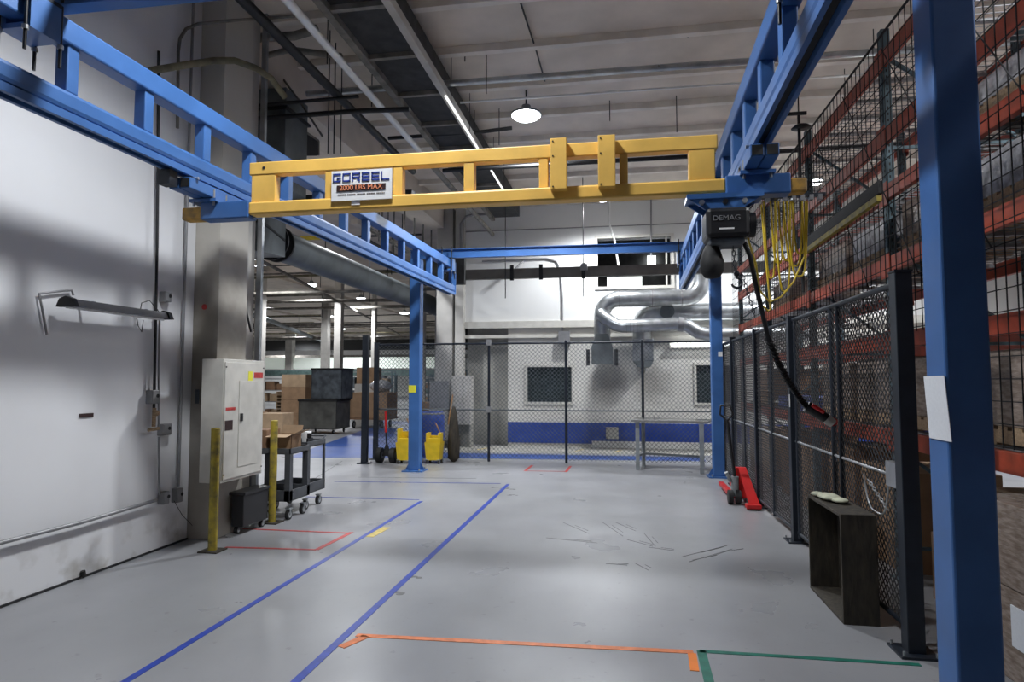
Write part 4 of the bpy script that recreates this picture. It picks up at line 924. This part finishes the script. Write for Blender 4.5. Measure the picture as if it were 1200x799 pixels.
# fluorescent fixture over the worktable
t=thing('wall_tube_light','lit white tube light on the back wall right of the duct hoods','light',(1.8,15.7,2.5))
sub('tube',MB().box((1.22,15.72,2.45),(2.7,15.80,2.52)),M['fluo'],t)
sub('mount',MB().box((1.18,15.80,2.42),(2.74,15.9,2.55)),M['frame'],t)
one('wall_vent',MB().box((-.36,15.80,.22),(-.33,15.88,.50)).box((-.09,15.80,.22),(-.06,15.88,.50)).box((-.36,15.80,.47),(-.06,15.88,.50)).box((-.36,15.80,.22),(-.06,15.88,.25)).box((-.33,15.85,.25),(-.09,15.88,.47)),M['frame'],'small framed square vent in the blue wall band','vent')
one('skirting_strip',MB().box((-.70,15.86,.0),(8.7,15.9,.16)),M['wallup'],'pale strip under the blue wall band behind the worktable','skirting')
# recess furniture
t=thing('metal_locker','pale grey metal locker left of the wall recess','cabinet',(-3.85,15.5,0))
sub('body',MB().box((-4.12,15.35,.55),(-3.62,15.68,1.75)),M['palecol'],t,.01)
sub('leg_panel',MB().box((-4.12,15.35,0),(-4.02,15.68,.55)).box((-3.66,15.35,0),(-3.62,15.68,.55)).box((-4.02,15.6,0),(-3.66,15.68,.55)),M['bay_wall'],t)
sub('door_seam',MB().box((-3.82,15.345,.6),(-3.81,15.35,1.7)),M['rubber'],t)
t=thing('notice_board','white notice board with faint lines standing by the back column','board',(-4.5,15.2,0))
sub('board',MB().box((-4.62,15.15,.22),(-4.28,15.18,.92)),M['white'],t)
m=MB()
for z,w in ((.78,.2),(.60,.14),(.50,.22)): m.box((-4.56,15.146,z),(-4.56+w,15.15,z+.02))
sub('printed_lines',m,M['navy'],t)
sub('foot',MB().prism([(-4.62,15.12,0),(-4.05,15.12,0),(-4.2,15.12,.16),(-4.4,15.12,.22),(-4.62,15.12,.22)],(0,.20,0)),M['rubber'],t)
one('sheet_panel',MB().box((-4.62,15.2,.95),(-4.14,15.24,1.62)),M['conduit'],'bluish grey sheet panel in front of the back column','panel')
# ============================================================ MOP BUCKETS ETC
def bucket(x,y,label,tall):
    t=thing('mop_bucket',label,'mop bucket',(x,y,0))
    sub('tub',MB().add([(x-.13,y-.13,.07),(x+.13,y-.13,.07),(x+.13,y+.13,.07),(x-.13,y+.13,.07),(x-.16,y-.16,.42),(x+.16,y-.16,.42),(x+.16,y+.16,.42),(x-.16,y+.16,.42)],[(0,3,2,1),(0,1,5,4),(1,2,6,5),(2,3,7,6),(3,0,4,7)]),M['bucket'],t)
    w=sub('wringer',MB().box((x-.15,y-.10,.36),(x+.15,y+.10,.50)).box((x-.15,y-.10,.50),(x-.10,y+.10,tall)).box((x+.10,y-.10,.50),(x+.15,y+.10,tall)).box((x-.15,y+.06,.50),(x+.15,y+.10,tall-.06)),M['bucket'],t,.006)
    sub('lever',MB().tube([(x+.12,y,.5),(x+.10,y-.02,tall+.05),(x+.02,y-.02,tall+.20)],.012,6),M['wood'],w)
    for sx in (-1,1):
        for sy in (-1,1): caster('caster',x+sx*.12,y+sy*.11,.033,t)
bucket(-4.22,12.30,'yellow mop bucket left of the far left blue post',.68)
bucket(-3.66,12.40,'yellow mop bucket right of the far left blue post',.60)
t=thing('mop','dark mop with wooden handle leaning behind the right mop bucket','mop',(-3.3,12.62,0))
sub('handle',MB().cyl((-3.44,12.62,.75),(-3.36,12.66,1.35),.014,8),M['wood'],t)
sub('mop_head',MB().lathe([(.03,.0),(.12,.08),(.13,.4),(.10,.7),(.07,.95),(.03,1.1),(0,1.12)],(-3.33,12.64,.0),10),M['oldwood'],t)
t=thing('blue_barrel','blue plastic barrel behind the mop buckets','barrel',(-4.1,13.6,0))
sub('drum',MB().lathe([(.0,0),(.27,0),(.29,.04),(.30,.3),(.29,.33),(.30,.36),(.30,.6),(.29,.63),(.30,.66),(.29,.93),(.26,.96),(0,.96)],(-4.1,13.6,0),24),M['bluedrum'],t)
sub('rim',MB().lathe([(.295,.90),(.305,.92),(.295,.94)],(-4.1,13.6,0),24),M['conduit'],t)
t=thing('hand_truck','small hand truck with black wheels and red handle beside the left mop bucket','hand truck',(-4.62,12.3,0))
for x in (-4.76,-4.48):
    w=sub('wheel',MB().cyl((x-.05,12.3,.15),(x+.05,12.3,.15),.15,20),M['rubber'],t); sub('hub',MB().cyl((x-.055,12.3,.15),(x+.055,12.3,.15),.07,14),M['junk'],w)
sub('axle',MB().cyl((-4.76,12.3,.15),(-4.48,12.3,.15),.02,8).prism([(-4.70,12.28,.15),(-4.54,12.28,.15),(-4.60,12.28,.36),(-4.64,12.28,.36)],(0,.05,0)),M['rubber'],t)
sub('handle',MB().cyl((-4.62,12.3,.34),(-4.64,12.3,.62),.016,8),M['black'],t)
sub('red_grip',MB().cyl((-4.64,12.3,.60),(-4.65,12.3,1.02),.024,8),M['red'],t)

# ============================================================ WAREHOUSE BEYOND THE OPENING
def G(x,y,z=0): return atZ(x,y,z)
# steel bins
def bin_(x,y,z,w,d,h,label,wheels=True,rz=0,m='duct'):
    t=thing('steel_bin',label,'bin',(x,y,z)); th=.03; z0=z+(.14 if wheels else 0)
    b=MB()
    for a,c in (((x-w/2,y-d/2,z0),(x+w/2,y-d/2+th,z0+h)),((x-w/2,y+d/2-th,z0),(x+w/2,y+d/2,z0+h)),((x-w/2,y-d/2,z0),(x-w/2+th,y+d/2,z0+h)),((x+w/2-th,y-d/2,z0),(x+w/2,y+d/2,z0+h)),((x-w/2,y-d/2,z0),(x+w/2,y+d/2,z0+th))): b.box(a,c)
    sub('tub',b,M[m],t,.01)
    sub('rim',MB().box((x-w/2-.02,y-d/2-.02,z0+h-.05),(x+w/2+.02,y-d/2,z0+h+.01)).box((x+w/2,y-d/2,z0+h-.05),(x+w/2+.02,y+d/2,z0+h+.01)).box((x-w/2-.02,y-d/2,z0+h-.05),(x-w/2,y+d/2,z0+h+.01)),M['rubber'],t)
    if wheels:
        for sx in (-1,1):
            for sy in (-1,1): caster('caster',x+sx*(w/2-.15),y+sy*(d/2-.12),.06,t)
bin_(-9.15,18.9,0,1.25,1.0,.90,'big grey steel bin on casters beyond the walkway',True,0,'binsteel')
bin_(-8.95,19.0,1.053,1.0,.85,.95,'dark steel bin stacked on top of the big grey bin',False,0,'junk')
def flatcart(x,y,w,d,label):
    t=thing('platform_cart',label,'cart',(x,y,0))
    sub('deck',MB().box((x-w/2,y-d/2,.30),(x+w/2,y+d/2,.36)),M['carddark'],t)
    for sx in (-1,1):
        for sy in (-1,1): caster('caster',x+sx*(w/2-.25),y+sy*(d/2-.15),.125,t)
flatcart(-8.5,21.2,1.5,1.1,'low platform cart right of the grey steel bins')
cuboid('cardboard_box',-8.45,21.2,.365,1.35,1.0,.85,'card','large brown carton on the platform cart right of the grey bins')
one('white_bundle',MB().sphere((-8.2,21.2,1.44),.4,8,(1,.8,.55)),M['silverwrap'],'bluish white wrapped bundle on the large brown carton','bundle')
cuboid('cardboard_box',-9.2,22.6,0,.8,.8,1.5,'palecol','pale tall carton behind the dark stacked bin',)
cuboid('cardboard_box',-9.2,22.6,1.505,.7,.7,.6,'card','orange brown carton on top of the pale tall one')
cuboid('cardboard_box',-9.55,16.7,0,.75,.6,.72,'cardlight','pale long carton behind the utility cart boxes, right one')
cuboid('cardboard_box',-10.35,16.7,0,.75,.6,.74,'card','brown carton behind the utility cart boxes, left one')
random.seed(5)
# stacks of cartons with individual boxes
for k,(x,y,n,w) in enumerate(((-11.2,21.0,4,.9),(-10.6,22.5,4,.8),(-7.0,24.0,2,1.0),(-5.6,21.5,2,1.1))):
    z=0
    for j in range(n):
        h=random.uniform(.38,.5); cuboid('cardboard_box',x+random.uniform(-.05,.05),y,z,w,w*.8,h,random.choice(['card','cardlight']),'%s carton of the %s'%(['bottom','second','third','top'][j],['far brown carton pile left of the dark bin','far brown carton pile touching the dark bin','low far carton pile right of the navy post','reddish low carton pile behind the hand truck'][k])); z+=h+.005
t=thing('blue_drum','blue drum at the left edge of the far goods area','drum',(-13.2,20.5,0))
sub('drum',MB().lathe([(0,0),(.38,0),(.40,.05),(.40,.4),(.38,.43),(.40,.46),(.40,.8),(.38,.83),(.40,.86),(.40,1.25),(.36,1.3),(0,1.3)],(-13.2,20.5,0),24),M['bluedrum'],t)
# pallet stack
for j in range(9):
    pallet(-12.6,23.5,j*.135,1.1,1.0,'pallet number %s from the floor in the far reddish pallet stack'%['one','two','three','four','five','six','seven','eight','nine'][j])
# far shelving units with small goods
def shelving(x,y,w,h,n,label,seed):
    random.seed(seed)
    t=thing('shelving_unit',label,'shelving',(x,y,0))
    for sx in (-1,1):
        for sy in (0,1): sub('upright',MB().box((x+sx*w/2-.03,y+sy*.6-.03,0),(x+sx*w/2+.03,y+sy*.6+.03,h)),M['rackblue'],t)
    for i in range(n):
        z=.12+i*(h-.2)/max(1,n-1); sub('shelf',MB().box((x-w/2,y-.03,z),(x+w/2,y+.63,z+.04)),M['conduit'],t)
        if i<n-1:
            xx=x-w/2+.08
            while xx<x+w/2-.3:
                bw=random.uniform(.22,.5); bh=random.uniform(.15,(h-.2)/max(1,n-1)-.1)
                if xx+bw>x+w/2-.05: break
                o=MB().box((xx,y+.02,z+.041),(xx+bw,y+.5,z+.04+bh))
                m_=random.choice(['card','teal','junk','junk','bluedrum','rackblue','carddark','cardlight','carddark','orange'])
                one('storage_box',o,M[m_],{'card':'brown','teal':'teal','junk':'grey','white':'white','bluedrum':'blue','orange':'reddish','rackblue':'slate blue','carddark':'dark brown','cardlight':'pale brown'}[m_]+' box on the '+label,'box','goods on the '+label)
                xx+=bw+random.uniform(.04,.3)
shelving(-15.5,27,3.2,1.75,4,'far shelf left of the carton piles',1)
shelving(-11.8,28,3.0,1.9,4,'far shelf above the carton piles',2)
shelving(-8.2,29,3.0,1.8,4,'far shelf behind the stacked bins',3)
shelving(-6.2,24.5,2.6,1.7,4,'far shelf seen left of the far left blue post',4)
shelving(-9.8,36,4.5,2.3,4,'distant shelf in the middle of the warehouse',6)
shelving(-16.5,38,5,2.2,4,'distant shelf on the left of the warehouse',7)
shelving(-6.6,33,2.8,2.2,4,'distant shelf seen right of the far left blue post',8)
# machines and partition walls
one('grey_machine',MB().box((-6.35,22.4,0),(-5.75,23,1.55)).cyl((-6.05,22.7,1.55),(-6.05,22.7,1.95),.22,14),M['conduit'],'tall pale grey machine seen between navy post and blue post','machine')
t=thing('red_sign','small red hanging sign far in the warehouse left of the navy post','sign',(-8.0,27,2.6))
sub('board',MB().box((-7.8,27,2.25),(-7.35,27.04,2.7)),M['red'],t)
sub('hanger',MB().cyl((-7.6,27.02,2.7),(-7.6,27.02,ZC-.1),.02,6),M['conduit'],t)
one('red_sign',MB().box((-5.55,23.5,2.15),(-5.25,23.54,2.4)),M['red'],'small red sign beside the back column above the racks','sign')
one('enclosure',MB().box((-7.9,44.5,0),(-5.4,46,3.6)),M['conduit'],'pale grey enclosure far behind the blue post','enclosure')
one('dark_partition',MB().box((-7.4,27.9,3.0),(-4.9,28.2,4.6)),M['rubber'],'dark panel high up between the blue post and the back column','panel')
m=MB()
for k_ in range(9): m.box((-7.3+.28*k_,26,3.6),(-7.25+.28*k_,26.05,ZC))
one('vertical_bars',m,M['paintpipe'],'row of pale vertical bars high up left of the back column','bars')
# columns
for (x,y,w,l) in ((-14.5,24,.34,'pale concrete column just over the cabinet top right edge'),(-14.54,30,.36,'brownish concrete column left of the stacked bins'),(-12.0,26,.32,'white concrete column over the stacked bins'),(-27.4,50,.6,'distant bluish column at the left of the warehouse'),(-12.0,30,.2,'pale column seen left of the navy post'),(-7.52,24,.11,'thin white column right of the far left blue post'),(-6.43,22,.13,'slim white column beside the back column')):
    t=thing('warehouse_column',l,'column',(x,y,0))
    sub('shaft',MB().box((x-w/2,y-w/2,0),(x+w/2,y+w/2,ZC)),M['palecol'],t,.02)
    sub('base_guard',MB().box((x-w/2-.02,y-w/2-.02,0),(x+w/2+.02,y+w/2+.02,.9)),M['safety'] if w>.4 else M['palecol'],t)
# far pipes across the warehouse ceiling
for (a,b,r,m_,l) in (((-13,11,4.4),(-5.6,11.5,4.4),.04,'cable','yellow painted pipe crossing the warehouse opening'),((-22,20,4.6),(-5,20,4.6),.05,'paintpipe','dusty pipe crossing the warehouse, nearest'),((-26,24,4.9),(-5,25,4.9),.07,'paintpipe','dusty pipe crossing the warehouse, second'),((-30,28,5.1),(-5,30,5.2),.06,'paintpipe','dusty pipe crossing the warehouse, third'),((-34,34,4.8),(-5,35,4.8),.08,'paintpipe','dusty pipe crossing the warehouse, fourth'),((-40,42,4.6),(-5,43,4.6),.12,'paintpipe','thick dusty pipe crossing the far warehouse'),((-9,12,5.0),(-16,45,5.0),.05,'paintpipe','dusty pipe running away through the warehouse'),((-12,12,4.7),(-24,50,4.7),.12,'duct','dull duct running away through the warehouse')):
    pipe(l,[a,b],r,m_)
one('drop_pipe',MB().cyl((-7.4,11.378,4.37),(-7.4,11.378,3.75),.02,6),M['cable'],'short vertical pipe hanging from the yellow painted pipe','pipe')

random.seed(21)
for k in range(16):
    y=16+k*2.3+random.uniform(-.5,.5); z=random.uniform(4.9,5.7); x0=-y*.9; x1=-5.1
    if k%3==1: x1=-y*.5
    one('ceiling_pipe',MB().tube([(x0,y,z),(x1,y+random.uniform(-1,1),z+random.uniform(-.1,.1))],random.uniform(.02,.05),6),random.choice([M['paintpipe'],M['blackpipe'],M['dustyellow']]),'thin dusty pipe crossing under the distant warehouse ceiling','pipe','thin pipes under the warehouse ceiling')
for k in range(26):
    y=random.uniform(14,40); x=-y*random.uniform(.28,.52); 
    if x>-5.8: x=-5.8
    one('hanger_rod',MB().cyl((x,y,random.uniform(4.2,5.2)),(x,y,ZC),.014,5),M['blackpipe'],'thin rod hanging from the distant warehouse ceiling','hanger rod','rods under the warehouse ceiling')
for k,(x0,x1,y,z0,z1,m_,l) in enumerate(((-44,-6,54,4.3,5.3,'rubber','dark mezzanine band across the far end of the warehouse'),(-44,-6,57,3.6,4.0,'paintpipe','grey beam band under the dark far mezzanine'),(-36,-8.2,44,1.95,2.35,'teal','greenish partition strip far across the warehouse'),(-30,-14,50,2.6,3.5,'screen','bright pale window strip at the far end of the warehouse'),(-12.5,-8.2,52,2.6,3.9,'screen','bright pale window at the far end right of the bins'))):
    one('far_partition' if m_!='screen' else 'far_window',MB().box((x0,y,z0),(x1,y+.2,z1)),M[m_],l,'partition' if m_!='screen' else 'window')
# ============================================================ LIGHTS
def highbay(x,y,z,label,power=None,r=.17,m='led',group=None,spot=140):
    t=thing('high_bay_lamp',label,'lamp',(x,y,z),0,group)
    sub('housing',MB().lathe([(.0,.16),(.07,.15),(.09,.06),(r+.02,.02),(r+.02,-.005),(r,-.005)],(x,y,z),16),M['grey'],t)
    sub('hanger',MB().cyl((x,y,z+.15),(x,y,ZC),.012,6),M['blackpipe'],t)
    sub('lens',MB().lathe([(0,0),(r,0),(r,-.02),(r*.8,-.05 if group is None else -.09),(0,-.06 if group is None else -.12)],(x,y,z),24),M[m],t)
    if power:
        ld=bpy.data.lights.new('lamp_light','SPOT'); ld.energy=power; ld.spot_size=math.radians(spot); ld.spot_blend=.5; ld.shadow_soft_size=.17; ld.color=(.93,.965,1)
        lo=bpy.data.objects.new('lamp_light',ld); C.objects.link(lo); lo.parent=t; lo.location=(0,0,-.16)
PW=1200
highbay(-1.40,9.6,5.75,'bright round high bay lamp hanging above the yellow bridge',PW,.22)
highbay(-1.65,3.8,5.75,'high bay lamp over the near part of the room',PW*.72)
highbay(3.9,3.2,5.75,'high bay lamp over the aisle behind the rack, near one',PW*.7)
highbay(5.4,8.5,5.75,'high bay lamp over the aisle behind the rack, far one',PW)
highbay(-.35,14.4,5.75,'high bay lamp hidden behind the bridge near the back wall',PW*.75,spot=164)
highbay(4.0,13.9,5.75,'high bay lamp over the back right corner',PW)
far=[(365,333),(310,352),(423,349),(350,381),(474,366),(385,370),(343,392),(400,385),(437,380),(467,400),(317,402),(325,405),(357,404),(377,405),(502,404),(414,402),(330,396),(300,300)]
for i,(px,py) in enumerate(far):
    p=atZ(px,py,5.6)
    if p.y>80 or p.y<0: p=atY(px,py,75)
    highbay(p.x,p.y,p.z,'distant lit high bay lamp in the warehouse beyond the opening',PW*(.9 if p.y<45 else 2.2),.22 if p.y<30 else .30,'ledfar','distant warehouse lamps',160)
for k_,(x,y) in enumerate(((-8,9.5),(-14,9.5),(-5.9,13.6))):
    highbay(x,y,5.75,['high bay lamp over the floor beyond the pillar','high bay lamp farther left beyond the pillar','high bay lamp over the blue walkway'][k_],PW*.8)
# tube light above the rack aisle
t=thing('aisle_tube_light','long bright tube light seen through the net above the rack','light',(3.2,7.5,5.4))
a=atX(991,127,3.25); b=atX(1025,83,3.25); sub('tube',MB().cyl(a,b,.035,10),M['fluo'],t)
a2=atX(1042,62,3.25); b2=atX(1050,53,3.25); 
sub('mount',MB().bar(a+Vector((0,0,.07)),b+Vector((0,0,.07)),.10,.05),M['frame'],t)
for p in (a,b): sub('hanger',MB().cyl((p.x,p.y,p.z+.09),(p.x,p.y,ZC),.006,6),M['blackpipe'],t)
# ============================================================ WORLD, CAMERA, VIEW
w=bpy.data.worlds.new('world'); bpy.context.scene.world=w; w.use_nodes=True
w.node_tree.nodes['Background'].inputs[0].default_value=(.8,.85,.9,1); w.node_tree.nodes['Background'].inputs[1].default_value=.1
cam=bpy.data.cameras.new('camera'); cam.lens=22.5; cam.sensor_width=36; cam.clip_end=300; cam.clip_start=.05
co_=bpy.data.objects.new('camera',cam); C.objects.link(co_); co_.location=(0,0,CAMH); co_.rotation_euler=(math.pi/2+PITCH,0,YAW)
sc=bpy.context.scene; sc.camera=co_
sc.view_settings.view_transform='Standard'; sc.view_settings.look='None'; sc.view_settings.exposure=-0.38; sc.view_settings.gamma=1; sc.view_settings.use_curve_mapping=False
for o in bpy.data.objects:
    if '_o' in o: del o['_o']
